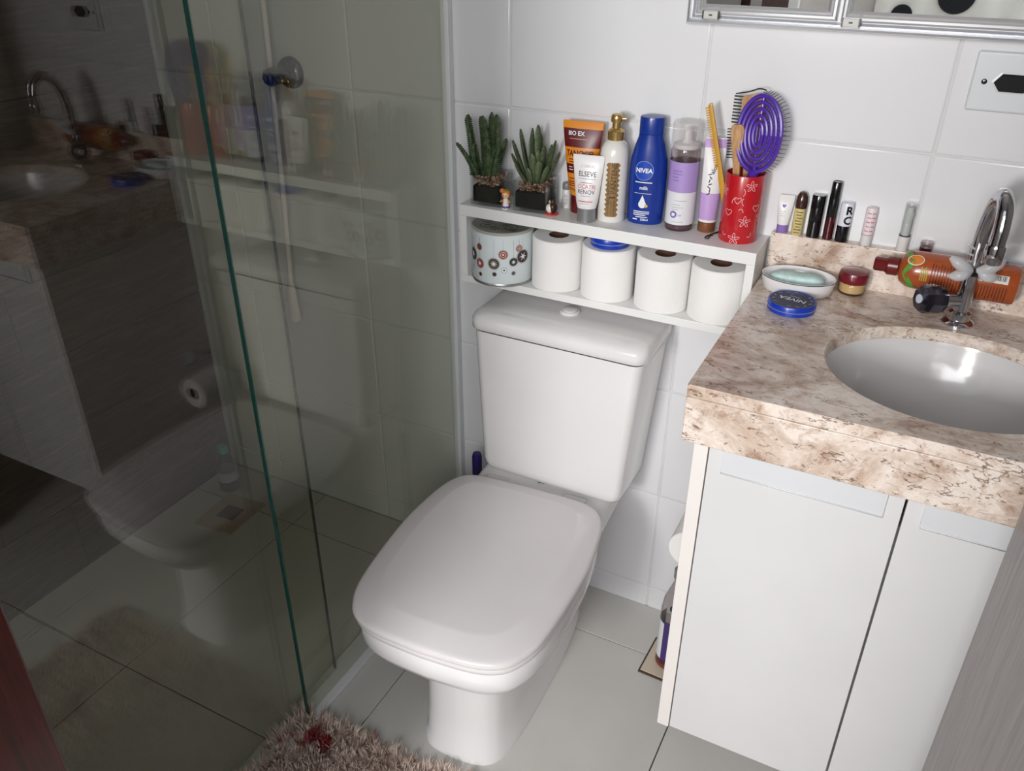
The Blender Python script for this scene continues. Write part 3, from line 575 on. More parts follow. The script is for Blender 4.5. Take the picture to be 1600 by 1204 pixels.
tb = tube_body(.062, .0160, .027, .121, .0190); tb.mesh(36).build('body', mat('white_tube', (232, 230, 230), .3), g)
DK = mat('charcoal_print', (52, 50, 54), .5); RDP = mat('crimson_print', (200, 62, 84), .5); LG = mat('light_grey_print', (176, 174, 176), .5)
lettering("L'OREAL", .0075, LG, g, tb.map(0, .108)); lettering('ELSEVE', .0135, DK, g, tb.map(0, .0935), 0, .9, .0001)
lines(tb, LG, g, [(.0850, -.018, .018)], 0, .0014); lines(tb, GY, g, [(.0775, -.013, .010)], 0, .001)
lettering('CICATRI', .0115, RDP, g, tb.map(0, .0700), 0, .88); lettering('RENOV', .0115, DK, g, tb.map(0, .0600), 0, .95); lines(tb, LG, g, [(.0525, -.010, .010)], 0, .0012); lines(tb, RDP, g, [(.0420, -.015, .015)], 0, .0016); lines(tb, LG, g, [(.0375, -.010, .008), (.0295, -.003, .003)], 0, .001)
g = thing('gold_capped_bottle', 'white bottle with gold pump cap and zigzag gold label', 'bottle', (.3980, -.0480, ZS), 18)
GOLD = mat('gold_plastic', (196, 166, 104), .22, metal=.75); GLB = mat('gold_label', (150, 118, 74), .4, metal=.3)
pb = Body([(.0265, .0265, 0), (.0280, .0280, .003), (.0280, .0280, .128), (.0265, .0265, .140), (.0215, .0215, .150), (.0150, .0150, .156)]); pb.mesh(36).build('body', mat('pearl_white', (228, 225, 220), .25, coat=.2), g)
MB().lathe([(.0150, .1562), (.0160, .158), (.0160, .172), (.0125, .176), (.0085, .178), (.0080, .189)], 28).build('collar', GOLD, g)
PH = MB().lathe([(.0105, .189), (.0115, .191), (.0115, .199), (.0095, .203), (.003, .204)], 28).build('pump_head', GOLD, g); MB().tube([(.004, -.001, .195), (.018, -.003, .196)], .0038, 10).build('nozzle', GOLD, PH)
zig = lambda t: ((.15 * abs(((t * 11) % 1) - .5) * 2), (-.15 * abs(((t * 11) % 1) - .5) * 2))
pb.patch('zigzag_label', GLB, g, -.50, .50, .012, .118, nu=8, nv=44, edge=zig)
BRP = mat('dark_bronze_print', (74, 54, 34), .45); lettering('PANTENE', .0145, BRP, g, pb.map(.10, .088), PI / 2, .95, .0001)
lettering('UNLIMITED', .0095, BRP, g, pb.map(-.18, .060), PI / 2, .95); pb.patch('dark_bar', BRP, g, -.17, .25, .0495, .0525, .0006)
for sx in (-1, 0, 1): lettering('LISO EXTREMO', .0045, BRP, g, pb.map(sx * .2, .030), PI / 2)
NB = mat('royal_blue_plastic', (16, 50, 140), .3, coat=.2)
g = thing('blue_lotion_bottle', 'tall royal blue lotion bottle with round white-lettered emblem', 'bottle', (.4635, -.0330, ZS), 10)
nb = Body([(.0330, .0200, 0), (.0350, .0215, .004), (.0362, .0225, .040), (.0366, .0230, .095), (.0350, .0225, .125), (.0290, .0205, .150), (.0240, .0190, .165), (.0232, .0188, .172)]); nb.mesh(40).build('body', NB, g)
Body([(.0232, .0188, .1725), (.0236, .0190, .174), (.0236, .0190, .200), (.0225, .0182, .203), (.010, .008, .2035)]).mesh(40).build('cap', NB, g)
em = nb.flat('emblem', mat('emblem_blue', (20, 66, 176), .35), g, circ(.0180, 32), -.15, .106, .0005); nb.stroke('emblem_ring', mat('pale_blue_print', (150, 180, 225), .4), em, circ(.0180, 32), -.15, .106, .0007, .0008, True)
lettering('NIVEA', .0115, WH, em, nb.map(-.15, .106, .0009), 0, 1, .0004); lines(nb, WH, g, [(.0835, -.020, .014)], -.05, .0018); lettering('milk', .0095, WH, g, nb.map(-.10, .0725), 0, 1, .0002); lines(nb, WH, g, [(.0620, -.020, .014)], -.05, .0007)
drop = [(0, .0150)] + [(.0075 * sin(a), -.0035 - .0075 * cos(a)) for a in [2.3 - k * .33 for k in range(15)]]
nb.flat('drop_emblem', WH, g, drop, -.12, .0440); nb.flat('gold_drop', mat('gold_print', (206, 180, 90), .4), g, circ(.0032), .10, .0380, .0009)
lines(nb, WH, g, [(.0260, -.019, .013), (.0225, -.019, .013), (.0190, -.019, .006), (.0150, -.014, .010)], -.06, .0016); lettering('200ml', .006, WH, g, nb.map(.05, .0100), 0, 1, .0001); lines(nb, WH, g, [(.0100, -.020, -.010)], -.06, .002)
g = thing('lavender_spray_bottle', 'clear spray bottle with purple label and translucent grey cap', 'bottle', (.5340, -.0360, ZS), 14)
sb = Body([(.0260, .0260, 0), (.0275, .0275, .003), (.0275, .0275, .150), (.0265, .0265, .154)]); sb.mesh(36).build('body', SMOKE, g)
Body([(.0240, .0240, .002), (.0262, .0262, .004), (.0262, .0262, .130)]).mesh(32).build('liquid', mat('plum_liquid', (112, 84, 96), .2), g)
sb.patch('purple_label', mat('lavender_label', (172, 146, 206), .4), g, -2.2, 2.2, .076, .132, nu=28); sb.patch('white_label', mat('white_label', (226, 226, 230), .4), g, -2.2, 2.2, .013, .0758, nu=28)
LV = mat('violet_print', (120, 92, 176), .5); lettering('lavanda', .006, LV, g, sb.map(-.40, .116)); lines(sb, LV, g, [(.110, -.018, .002), (.104, -.018, -.006), (.098, -.016, -.004)], -.1, .0012); lines(sb, LG, g, [(.060, -.012, .012), (.052, -.016, .000), (.047, -.016, .006), (.043, -.016, -.002)], .0, .001)
fw = sb.flat('flower_seal', LV, g, circ(.0068), -.42, .033); sb.flat('flower', WH, fw, star(.0048, 8, .55), -.42, .033, .0009); lettering('200', .0045, LV, g, sb.map(.02, .032)); lines(sb, LG, g, [(.019, -.014, .008)], 0, .001)
MB().lathe([(.0245, .1545), (.0245, .162), (.012, .164), (.0085, .170), (.0078, .186), (.0040, .190)], 28).build('spray_nozzle', mat('pump_white', (206, 200, 200), .4), g)
MB().lathe([(.0282, .156), (.0286, .158), (.0284, .196), (.0268, .202), (.012, .2035)], 32).build('cap', FROST, g)
g = thing('lavender_tube', 'slim white and lilac tube with bronze cap leaning by the red cup', 'tube', (.5865, -.0270, ZS), 16)
MB().lathe([(.0160, 0), (.0172, .0015), (.0168, .018), (.0155, .019)], 26).build('cap', mat('bronze_cap', (142, 92, 62), .35, metal=.4), g)
tb = tube_body(.040, .0150, .0195, .168, .0168); tb.mesh(32).build('body', mat('white_tube', (0, 0, 0)), g, M=Matrix.Identity(4))
LIL = mat('lilac_label', (190, 156, 210), .4); tb.patch('lilac_panel', LIL, g, -1.6, 1.6, .024, .075, nu=16); tb.patch('lilac_band', LIL, g, -1.5, 1.5, .158, .174, nu=12)
DP = mat('dark_plum_print', (58, 40, 70), .5); lettering('aloa', .011, DP, g, tb.map(.10, .120), 1.2, 1, .0002); lettering('vi', .010, DP, g, tb.map(.12, .146), 1.2, 1, .0002)
for k in range(7): tb.flat('sprig_leaf', DP, g, [(.0042 * cos(2 * PI * t / 8) * cos(.5 + k) - .0012 * sin(2 * PI * t / 8) * sin(.5 + k), .0042 * cos(2 * PI * t / 8) * sin(.5 + k) + .0012 * sin(2 * PI * t / 8) * cos(.5 + k)) for t in range(8)], -.25 + .10 * (k % 2), .074 + .006 * k)
g = thing('hair_pin', 'dark brown metal hair pin lying in front of the bronze-capped tube', 'hair pin', (.6030, -.0560, ZS), 0)
BRM = mat('bronze_metal', (84, 66, 56), .35, metal=.7); P = [(.010, .030, .0016), (.004, .016, .0016), (-.003, -.004, .0016), (-.0055, -.014, .0016), (-.0035, -.020, .0016), (.0005, -.0195, .0016), (.0015, -.0145, .0016), (.0, -.006, .0016), (.003, .003, .0016), (.002, .010, .0016), (.007, .018, .0016), (.011, .028, .0016)]
MB().tube(bez(P, 5), .0013, 8).build('wire', BRM, g)
# red cup with combs and brushes
CUPX, CUPY, CR_ = .6510, -.0435, .0355
g = thing('red_cup', 'red cylindrical tin cup printed with flowers and hearts, holding combs', 'cup', (CUPX, CUPY, ZS), 10)
CUPM = mat('red_lacquer', (188, 24, 34), .28, coat=.3, var=.06, vscale=60); n = 40; rr = lambda r, z: [(r * cos(2 * PI * i / n), r * sin(2 * PI * i / n), z) for i in range(n)]
MB().loft([rr(CR_ - .001, 0), rr(CR_, .0015), rr(CR_, .1235), rr(CR_ - .0006, .125), rr(CR_ - .0018, .125), rr(CR_ - .0022, .123), rr(CR_ - .0022, .003)]).build('body', CUPM, g)
cb = Body([(CR_, CR_, 0), (CR_, CR_, .125)]); PK = mat('pink_white_print', (238, 188, 190), .4)
def flower(a, z, r):
    f = cb.stroke('flower_print', PK, g, [(r * (.62 + .38 * cos(5 * t)) * cos(t + .3), r * (.62 + .38 * cos(5 * t)) * sin(t + .3)) for t in [2 * PI * k / 40 for k in range(40)]], a, z, .0009, .0004, True)
    cb.stroke('flower_centre', PK, f, circ(r * .2, 12), a, z, .0007, .0004, True)
for a, z, r in ((.42, .108, .0105), (.28, .043, .0110), (-.15, .010, .0110), (1.2, .05, .010), (-1.1, .095, .010)): flower(a, z, r)
heart = [(.0065 * sin(t) ** 3, .0055 * cos(t) - .0022 * cos(2 * t) - .001 * cos(3 * t)) for t in [2 * PI * k / 28 for k in range(28)]]
for a, z in ((-.62, .058), (.82, .068), (-.2, .082)): cb.stroke('heart_print', PK, g, heart, a, z, .0009, .0004, True)
for a, z, k in ((.02, .060, 0), (-.35, .078, 1), (.15, .080, 2), (-.7, .020, 3), (.6, .02, 4), (.0, .097, 5)): cb.stroke('curl_print', PK, g, [(.0045 * cos(t + k), .0065 * sin(t + k)) for t in [.2 * q_ for q_ in range(14)]], a, z, .0009, .0004)
g = thing('yellow_comb', 'mustard yellow narrow comb leaning left in the red cup', 'comb', (CUPX, CUPY, ZS))
YEL = mat('mustard_plastic', (198, 146, 40), .35); A = Vector((-.018, .002, .010)); Bq = Vector((-.082, -.004, .238)); d = (Bq - A).normalized(); sd = Vector((-d.z, 0, d.x)).normalized()
if sd.x > 0: sd = -sd
fr = Matrix(((sd.x, 0, d.x, A.x), (sd.y, 1, d.y, A.y), (sd.z, 0, d.z, A.z), (0, 0, 0, 1))); L = (Bq - A).length
MB().loft([[fr @ Vector((x, y, z)) for x, y in ((-.0065, -.0022), (w, -.0022), (w, .0022), (-.0065, .0022))] for z, w in ((0, .004), (.10, .004), (.12, .0015), (L - .004, .0015), (L, -.002))]).build('spine', YEL, g, .0008)
for k in range(26): z = .122 + k * (L - .126) / 26; MB().box(.0014, .0075, -.0010, .0010, z, z + .0022, fr).build('tooth', YEL, g, smooth=False)
g = thing('wooden_comb', 'light wood wide comb with dark teeth at the back of the red cup', 'comb', (CUPX + .004, CUPY + .014, ZS))
BAM = wood('bamboo', (150, 104, 62), (188, 140, 90), (208, 166, 116), (20, 20, 2), .5, 6)
pts = [(-.030, .210), (-.032, .252), (-.012, .258), (.010, .262), (.014, .20), (.006, .12), (-.002, .01), (-.014, .01), (-.012, .10), (-.016, .190)]
MB().loft([[(x, -.0022, z) for x, z in pts], [(x, .0022, z) for x, z in pts]]).build('body', BAM, g, .0006)
for k in range(9): z = .206 + k * .0056; MB().box(-.046, -.0305, -.0016, .0016, z, z + .0024).build('tooth', BLACK, g, smooth=False)
MB().tube(bez([(-.044, -.001, .256), (-.02, -.0035, .262), (-.004, -.003, .268), (.008, -.001, .266)], 5), .0012, 6).build('dark_line', BLACK, g)
g = thing('bamboo_brush', 'small bamboo brush with black bristles at front of the red cup', 'hair brush', (CUPX - .004, CUPY - .006, ZS))
MB().loft([[(x + .0, y, z) for x, y in ((-w, -.004), (w, -.004), (w, .004), (-w, .004))] for z, w, in ((.008, .006), (.09, .006), (.14, .0065), (.175, .0105), (.20, .0125), (.208, .010), (.2095, .005))]).build('handle', BAM, g, .0012, M=Matrix.Rotation(-.10, 4, 'Y'))
BR = mat('black_bristle', (30, 26, 26), .5)
for k in range(11): z = .150 + k * .0050; x = -.012 - .085 * z - .0; MB().tube([(x + .004, -.001, z), (x - .009, -.003, z - .001)], .0011, 5).build('bristle', BR, g)
g = thing('purple_brush', 'purple oval hair brush with open spiral back in the red cup', 'hair brush', (CUPX, CUPY, ZS), -14)
PU = mat('purple_plastic', (82, 48, 160), .3, coat=.2); HC = Vector((.017, -.004, .196)); tilt = Matrix.Translation(HC) @ Matrix.Rotation(-.06, 4, 'Y') @ Matrix.Rotation(-.10, 4, 'X')
for k, (a, b_) in enumerate(((.0405, .0640), (.0320, .0535), (.0240, .0425), (.0160, .0310), (.0085, .0200))):
    ringp = [tilt @ Vector((a * cos(2 * PI * i / 48), -.004 + .004 * k / 4 * -1, b_ * sin(2 * PI * i / 48))) for i in range(49)]
    MB().tube(ringp, .0036 if k else .0042, 8, False).build('spiral_ring', PU, g)
for a_ in (0, PI / 2, PI, 3 * PI / 2): MB().tube([tilt @ Vector((.0095 * cos(a_), -.006, .025 * sin(a_))), tilt @ Vector((.0405 * cos(a_), -.003, .064 * sin(a_)))], .0026, 8).build('bridge', PU, g)
for sx in (-1, 1): MB().tube([tilt @ Vector((sx * .003, -.007, -.022)), tilt @ Vector((sx * .003, -.007, .022))], .0016, 8).build('inner_bar', PU, g)
mb = MB()
for a, b_ in ((.0405, .0640), (.0320, .0535), (.0240, .0425), (.0160, .0310)):
    m_ = int(70 * b_ / .064 * .8)
    for i in range(m_):
        t = 2 * PI * i / m_; p = Vector((a * cos(t), .0, b_ * sin(t))); mb.tube([tilt @ p, tilt @ (p + Vector((cos(t) * .0070, .0190, sin(t) * .0070)))], .0006, 4)
o = mb.build('bristles', mat('violet_bristle', (66, 48, 96), .4), g); o['kind'] = 'stuff'
MB().tube([tilt @ Vector((0, -.002, -.060)), (.010, -.002, .10), (.002, .0, .012)], [.010, .009, .008], 12).build('handle', PU, g)
# ------------------------------------------------------------------ little things on the backsplash
ZL = 1.0372; YL = -.0105
g = thing('mini_lilac_tube', 'mini white tube with lilac cap and heart on the backsplash', 'tube', (.7245, YL, ZL), 10)
MB().lathe([(.0095, 0), (.0102, .001), (.0100, .014), (.0092, .0145)], 20, k=.85).build('cap', mat('lilac_cap', (142, 112, 184), .35), g)
tb = tube_body(.028, .0080, .0148, .062, .0098); tb.mesh(24).build('body', mat('white_tube', (0, 0, 0)), g); tb.flat('heart_print', LV, g, [(x * .55, y * .55) for x, y in heart], -.2, .050); lines(tb, LG, g, [(.040, -.005, .004), (.036, -.005, .002), (.032, -.005, .003)], -.2, .0009)
g = thing('cream_stick', 'pale yellow stick with round dark brown cap on the backsplash', 'balm stick', (.7515, YL, ZL), 12)
cs = Body([(.0096, .0096, 0), (.0102, .0102, .001), (.0102, .0102, .050)]); cs.mesh(24).build('body', mat('pale_yellow', (214, 198, 136), .4), g); MB().lathe([(.0103, .0502), (.0108, .052), (.0110, .062), (.0098, .071), (.0060, .0785), (.001, .0805)], 24).build('cap', mat('dark_brown_cap', (62, 38, 32), .2, coat=.3), g)
lines(cs, mat('brown_print', (126, 104, 62), .5), g, [(.044 - k * .0055, -.006 + (k % 3) * .001, .006 - (k % 2) * .002) for k in range(8)], -.1, .0022)
g = thing('black_lipstick', 'plain glossy black lipstick case on the backsplash', 'lipstick', (.7805, YL, ZL)); GB = mat('gloss_black', (14, 14, 18), .15, coat=.4)
MB().lathe([(.0110, 0), (.0118, .0008), (.0118, .030), (.0115, .0302)], 28).build('base', GB, g); MB().lathe([(.0117, .0306), (.0119, .031), (.0119, .077), (.0112, .0785), (.002, .0786)], 28).build('cap', GB, g)
g = thing('lip_gloss', 'tall lip gloss with dark red tube and long black cap', 'lip gloss', (.8065, YL, ZL)); MB().lathe([(.0080, 0), (.0088, .0008), (.0088, .042), (.0080, .0425)], 24).build('tube', mat('dark_red_gloss', (70, 14, 22), .15, coat=.5), g); MB().lathe([(.0086, .0428), (.0090, .0434), (.0086, .104), (.0076, .106), (.0070, .1055), (.001, .1052)], 24).build('cap', GB, g)
g = thing('lettered_stick', 'white and black stick with bold black letters on the backsplash', 'balm stick', (.8305, YL, ZL), 20)
ls = Body([(.0106, .0106, 0), (.0112, .0112, .001), (.0112, .0112, .030), (.0114, .0114, .0302), (.0114, .0114, .068), (.0104, .0104, .0715), (.004, .004, .0725)]); ls.mesh(28, 0, .030).build('base', GB, g); ls.mesh(28, .0302, None).build('cap', mat('white_cap', (226, 228, 236), .3), g)
lettering('R', .020, BLACK, g, ls.map(.22, .0585), 0, 1, .0006); lettering('C', .020, BLACK, g, ls.map(.18, .0405), 0, 1, .0006)
g = thing('lip_balm', 'pale pink lip balm printed with rows of red words', 'lip balm', (.8725, YL, ZL), 10)
lb = Body([(.0090, .0090, 0), (.0095, .0095, .001), (.0095, .0095, .018), (.0098, .0098, .0185), (.0098, .0098, .064), (.0090, .0090, .0685), (.004, .004, .0695)]); lb.mesh(24, 0, .018).build('base', mat('frosted_white', (222, 222, 220), .4), g); lb.mesh(24, .0185, None).build('cap', mat('pale_pink', (234, 222, 226), .35), g); lb.patch('red_band', RDP, g, -1.4, 1.4, .0200, .0208)
for k in range(5):
    for s_ in (-1, 1): lettering('love', .0044, RDP, g, lb.map(s_ * .40 + .1 * (k % 2), .0600 - k * .0080), 0, .8, .0001)
g = thing('clear_stick', 'slender clear and white cosmetic tube standing alone on the backsplash', 'cosmetic tube', (.9335, YL, ZL))
MB().lathe([(.0088, 0), (.0094, .001), (.0094, .026), (.0088, .0265)], 24).build('base', mat('white_bottle', (0, 0, 0)), g); MB().lathe([(.0070, .0268), (.0070, .060), (.0078, .062), (.0078, .068), (.0060, .070), (.0060, .078)], 20).build('inner_tube', mat('milky_tube', (214, 216, 216), .3), g); MB().lathe([(.0095, .0268), (.0095, .0285)], 24).build('grey_band', DG, g); MB().lathe([(.0092, .0286), (.0094, .030), (.0094, .083), (.0086, .0855), (.002, .0858)], 24).build('cap', CLEAR, g)
g = thing('small_red_pot', 'tiny dark red cosmetic pot with clear lid behind the lying bottle', 'cosmetic pot', (.972, YL, ZL)); MB().lathe([(.0100, 0), (.0105, .001), (.0105, .012), (.0095, .0125)], 20).build('pot', mat('dark_red_gloss', (0, 0, 0)), g); MB().lathe([(.0104, .0127), (.0108, .013), (.0108, .021), (.0095, .0225)], 20).build('lid', SMOKE, g)
g = thing('blue_sachet', 'small blue and white sachet lying at the right of the backsplash', 'sachet', (1.100, YL, ZL), -8); box('packet', mat('white_packet', (220, 224, 228), .4), g, -.022, .022, -.008, .008, 0, .0045, .0016, 3); box('blue_print', mat('sky_blue_print', (60, 130, 200), .4), g, -.018, .002, -.0075, .0075, .0046, .0050)
# ------------------------------------------------------------------ things on the counter
ZK = .9572
g = thing('soap_dish', 'oval white soap dish with dark rim line on the counter', 'soap dish', (.7790, -.0830, ZK), 4)
def eo(a, b, z): return [(a * cos(2 * PI * i / 44), b * sin(2 * PI * i / 44), z) for i in range(44)]
MB().loft([eo(.056, .038, 0), eo(.061, .043, .003), eo(.0655, .0475, .026), eo(.0658, .0478, .0285), eo(.0640, .0460, .0290), eo(.0622, .0442, .027), eo(.0580, .040, .009), eo(.045, .030, .0065)]).build('dish', CERAMIC, g, ang=60)
MB().tube([(.0657 * cos(2 * PI * i / 44), .0477 * sin(2 * PI * i / 44), .0280) for i in range(45)], .0007, 6, False).build('rim_line', DG, g)
g = thing('soap_bar', 'worn pale teal bar of soap lying in the white dish', 'soap', (.7760, -.0800, ZK + .0072), 6)
rs = []
for k in range(13):
    t = k / 12; x = -.043 + .086 * t; w = .017 * (1 - abs(2 * t - 1) ** 4 * .55) + random.uniform(-.0012, .0012); h = .013 * (1 - abs(2 * t - 1) ** 4 * .6) + random.uniform(-.001, .001)
    rs.append([(1.08 * x + random.uniform(-.0008, .0008), w * math.copysign(abs(cos(2 * PI * i / 16)) ** .6, cos(2 * PI * i / 16)), .0128 + h * math.copysign(abs(sin(2 * PI * i / 16)) ** .6, sin(2 * PI * i / 16)) * (.9 if i < 9 else .98)) for i in range(16)])
MB().loft(rs).build('bar', mat('teal_soap', (200, 228, 224), .5, var=.16, vscale=60, bump=.6, bscale=120), g, ang=70)
g = thing('blue_tin', 'round blue cream tin with upside-down lettering on the marble counter', 'tin', (.7870, -.1730, ZK), 12); blue_tin(g, .0410, .018, 2.75)
g = thing('amber_jar', 'small clear amber jar with dark red lid on the counter', 'jar', (.8690, -.0470, ZK)); MB().lathe([(.0215, 0), (.0240, .002), (.0250, .012), (.0250, .020), (.0235, .022)], 32).build('glass', CLEAR, g); MB().lathe([(.0190, .003), (.0215, .005), (.0222, .018), (.0222, .0215)], 28).build('cream', mat('amber_cream', (222, 184, 130), .4), g)
MB().lathe([(.0252, .0225), (.0262, .024), (.0262, .036), (.0245, .041), (.016, .0435), (.004, .044)], 36).build('lid', mat('wine_lid', (112, 20, 34), .3, coat=.3), g)
# lying orange spray bottle
OBM = Matrix.Rotation(PI / 2, 4, 'Y'); g = thing('orange_spray_bottle', 'orange-brown bottle lying behind the faucet against the backsplash', 'bottle', (.938, -.0535, 1.0215), rot=(0, PI / 2, 0))
AMB = mat('copper_orange', (166, 78, 36), .25, coat=.3, var=.12, vscale=40); ob = Body([(.0150, .0150, 0), (.0240, .0240, .004), (.0310, .0310, .016), (.0328, .0328, .030), (.0328, .0328, .176), (.0315, .0315, .1815), (.026, .026, .183)]); ob.mesh(40).build('body', AMB, g)
WN = mat('wine_plastic', (104, 26, 26), .25, coat=.3)
MB().lathe([(.0150, -.0005), (.0165, -.002), (.0165, -.018), (.0140, -.020), (.0125, -.022), (.0125, -.038), (.010, -.041), (.003, -.0415)], 28).build('cap', WN, g)
OD = ob.flat('orange_slice', mat('slice_orange', (226, 130, 50), .4), g, circ(.0085, 20, 1.3), -.85, .024, .0006); ob.stroke('slice_rim', CR, OD, circ(.0095, 20, 1.3), -.85, .024, .0016, .0008, True)
LGN = mat('leaf_green', (90, 150, 60), .4)
for a, z, q_, sc in ((-1.15, .010, .4, 1.2), (-.45, .012, -.5, 1.2), (.35, .014, .7, 1.3), (.75, .018, 1.2, 1.1)):
    ob.flat('leaf_print', LGN, g, [(sc * (.012 * cos(2 * PI * t / 12) * cos(q_) - .0038 * sin(2 * PI * t / 12) * sin(q_)), sc * (.012 * cos(2 * PI * t / 12) * sin(q_) + .0038 * sin(2 * PI * t / 12) * cos(q_))) for t in range(12)], a, z + .004, .0007)
DBR = mat('dark_rust_print', (92, 36, 22), .5)
lines(ob, mat('lime_print', (176, 160, 60), .5), g, [(.036 + k * .0032, -.014 + (k % 2) * .003, .010) for k in range(4)], -.1, .0018)
lines(ob, DBR, g, [(.052 + k * .0045, -.026 + (k % 3) * .002, .024 - (k % 4) * .004) for k in range(11)] + [(.112 + k * .0045, -.004, .026 - (k % 3) * .004) for k in range(13)], 0, .0014)
BCp = ob.patch('barcode_sticker', mat('sticker_white', (226, 222, 216), .5), g, -.72, -.30, .122, .166, .0005)
mb = MB()
for k in range(16):
    z = .126 + k * .0024; w = .0006 + .0008 * ((k * 7) % 3) / 2; vs = [ob.p(a, zz, .0009) for zz in (z, z + w) for a in (-.68, -.60, -.50, -.42)]; mb.add(vs, [(0, 1, 5, 4), (1, 2, 6, 5), (2, 3, 7, 6)])
mb.build('barcode_bars', BK, BCp)
# ------------------------------------------------------------------ paper roll on the vanity side, cleaner, brush
g = thing('roll_holder', 'metal toilet paper holder screwed to the vanity side panel', 'roll holder', (.7241, -.150, .405))
box('wall_plate', SATIN, g, -.004, -.0003, -.02, .02, .045, .085, .001); MB().tube(bez([(-.004, 0.010, .065), (-.030, .06, .064), (-.047, .062, .062)], 5), .004, 10).build('arm', CHROME, g); MB().tube([(-.047, .062, .062), (-.047, .062, .002), (-.047, .060, .0), (-.047, -.035, .0)], .004, 10).build('spindle', CHROME, g)
r = thing('toilet_roll', 'white toilet roll hanging on the side of the vanity', 'toilet roll', (.6770, -.096, .390), rot=(PI / 2, 0, 0)); r.scale = (.82, .82, 1)
for c in list(proto.children): q = c.copy(); COL.objects.link(q); q.parent = r
g = thing('cleaner_mat', 'small beige square tile with dark edge under the cleaner bottle', 'tile mat', (.664, -.158, .0003), -2)
box('dark_border', mat('dark_brown_edge', (74, 58, 48), .6), g, -.062, .062, -.060, .060, 0, .004, .001); box('beige_face', mat('beige_face', (206, 192, 172), .4), g, -.0575, .0575, -.0555, .0555, .0042, .0060, .0006)
g = thing('cleaner_bottle', 'clear cleaner bottle with purple label standing beside the vanity', 'bottle', (.658, -.156, .0066), 20)
cbt = Body([(.030, .030, 0), (.034, .034, .004), (.034, .034, .17), (.030, .030, .20), (.018, .018, .235), (.013, .013, .25), (.013, .013, .262)]); cbt.mesh(32).build('body', SMOKE, g)
cbt.patch('purple_label', mat('deep_purple_label', (66, 44, 110), .4), g, -.85, 2.4, .03, .15, nu=24); cbt.patch('white_label', mat('white_label', (0, 0, 0)), g, -2.6, -.86, .03, .14, nu=16); cbt.mesh(32, .006, .016, .0004).build('red_ring', mat('wine_ring', (120, 48, 56), .4), g); cbt.flat('green_seal', mat('dark_green_print', (20, 60, 40), .4), g, circ(.010), -.3, .192)
MB().lathe([(.0150, .262), (.0155, .264), (.0155, .285), (.013, .288)], 20).build('cap', mat('grey_cap', (0, 0, 0)), g)
g = thing('toilet_brush', 'toilet brush with purple handle standing behind the toilet', 'toilet brush', (.108, -.100, .0003))
MB().lathe([(.045, 0), (.048, .004), (.044, .11), (.040, .13), (.036, .13), (.036, .010)], 28).build('holder', mat('white_plastic', (224, 224, 226), .4), g); MB().lathe([(.007, .012), (.0075, .30), (.0120, .315), (.0125, .385), (.010, .395), (.002, .397)], 18).build('handle', mat('indigo_plastic', (44, 34, 104), .35), g)
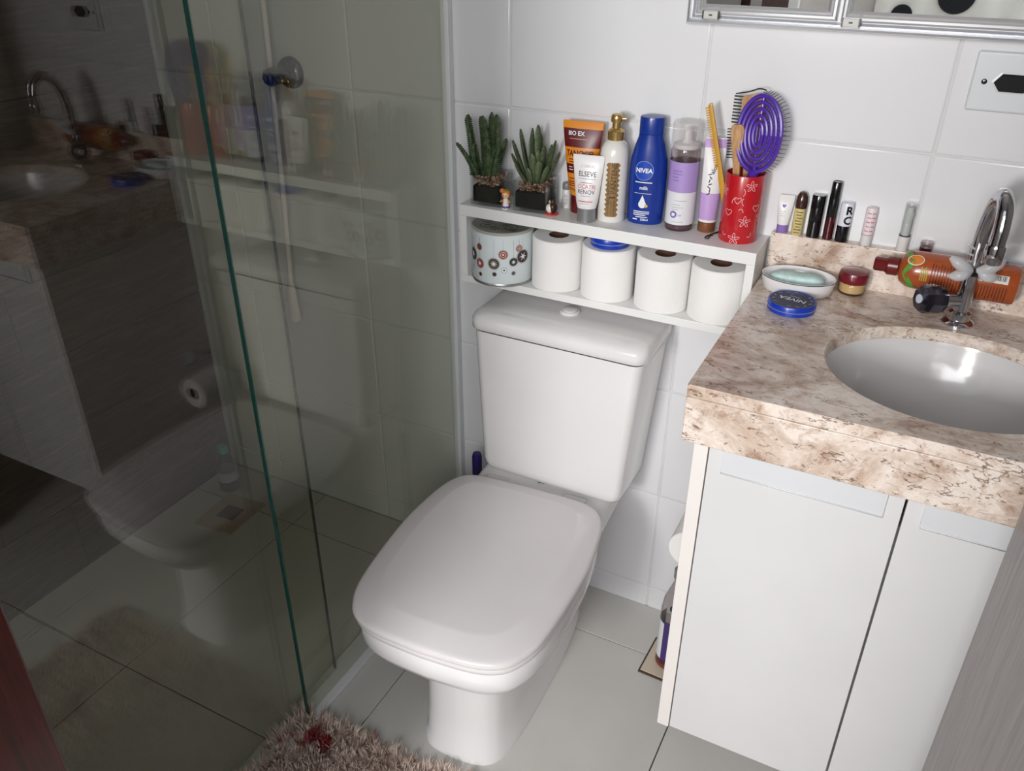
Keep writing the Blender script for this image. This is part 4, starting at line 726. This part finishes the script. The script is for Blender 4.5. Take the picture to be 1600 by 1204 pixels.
# ------------------------------------------------------------------ shaggy rug
g = thing('shaggy_rug', 'shaggy pinkish-beige rug with red patches on the floor before the toilet', 'rug', (.285, -.872, .0003), 2)
RX, RY = .305, .215
box('backing', mat('rug_backing', (186, 164, 154), .95), g, -RX + .045, RX, -RY, RY, 0, .006, .002)
rm = mat('rug_pile', (170, 146, 138), .95); nt = rm.node_tree; b = nt.nodes['Principled BSDF']; v = mapping(nt)
basec = ramp(nt, noise(nt, v, 70, 4), [(.3, (176, 152, 140)), (.5, (208, 188, 174)), (.7, (230, 214, 202))]); fac = ramp(nt, noise(nt, v, 11, 2), [(.61, (0, 0, 0)), (.66, (255, 255, 255))])
nt.links.new(mixc(nt, fac, basec, (150, 50, 54)), b.inputs['Base Color'])
mb = MB(); rnd = random.Random(3)
for _ in range(3400):
    cx_, cy_ = rnd.uniform(-RX, RX), rnd.uniform(-RY, RY); lean = rnd.uniform(0, 2 * PI); lm_ = rnd.uniform(.004, .014)
    ex = max(0, abs(cx_) - RX + .03) * math.copysign(.5, cx_); ey = max(0, abs(cy_) - RY + .03) * math.copysign(.5, cy_)
    for k in range(7):
        bx_, by_ = cx_ + rnd.gauss(0, .003), cy_ + rnd.gauss(0, .003); h = rnd.uniform(.016, .030); tx, ty = bx_ + cos(lean) * lm_ + ex + rnd.gauss(0, .003), by_ + sin(lean) * lm_ + ey + rnd.gauss(0, .003); w = .0015; a = rnd.uniform(0, PI); ux, uy = cos(a) * w, sin(a) * w; zb_ = .0115 if bx_ < -RX + .045 else .005; h += zb_ - .005
        mx_, my_ = (bx_ * .6 + tx * .4), (by_ * .6 + ty * .4)
        mb.add([(bx_ - ux, by_ - uy, zb_), (bx_ + ux, by_ + uy, zb_), (mx_ + ux, my_ + uy, h * .7), (mx_ - ux, my_ - uy, h * .7), (tx, ty, h)], [(0, 1, 2, 3), (3, 2, 4)])
me = bpy.data.meshes.new('pile'); me.from_pydata(mb.v, [], mb.f); me.materials.append(rm); o = link('pile', me, g); o['kind'] = 'stuff'
# ------------------------------------------------------------------ hall behind the doorway (seen in the mirror)
g = thing('spotted_towel_standin', 'white towel with big black dots on the hall wall, stand-in for the mirror reflection', 'towel', (.86, -3.385, .75))  # towel added to stand in for the dotted white shape reflected in the mirror
tw = MB(); nx = 24
tw.loft([[(-.38 + .76 * i / nx, -.0 + .006 * sin(i * 1.3) + o_, z) for i in range(nx + 1)] + [(.38 - .76 * i / nx, .006 * sin((nx - i) * 1.3) + o_ + .006, z) for i in range(nx + 1)] for z, o_ in ((0, .012), (.3, .010), (.62, .008))]).build('cloth', mat('white_terry', (226, 222, 214), .95, bump=.4, bscale=300), g)
for x, z, r in ((-.25, .36, .05), (-.02, .46, .085), (.22, .30, .06), (.28, .52, .05), (-.15, .18, .06), (.05, .12, .05)):
    MB().loft([[(x + r * cos(2 * PI * i / 24), .024, z + r * sin(2 * PI * i / 24)) for i in range(24)], [(x + r * cos(2 * PI * i / 24), .026, z + r * sin(2 * PI * i / 24)) for i in range(24)]]).build('black_dot', mat('black_cloth', (22, 22, 26), .9), g)
dh = structure(bpy.data.objects.new('door_2', None)); COL.objects.link(dh); dh.location = (.10, -3.4, 0); dh['label'] = 'red-brown hall door with white frame'
box('door_leaf', REDW, dh, -.40, -.04, .002, .03, .0, 2.05, .002)
for a in (-.45, -.04): box('frame_post', PAINT, dh, a, a + .05, .001, .05, .0, 2.1, .002)
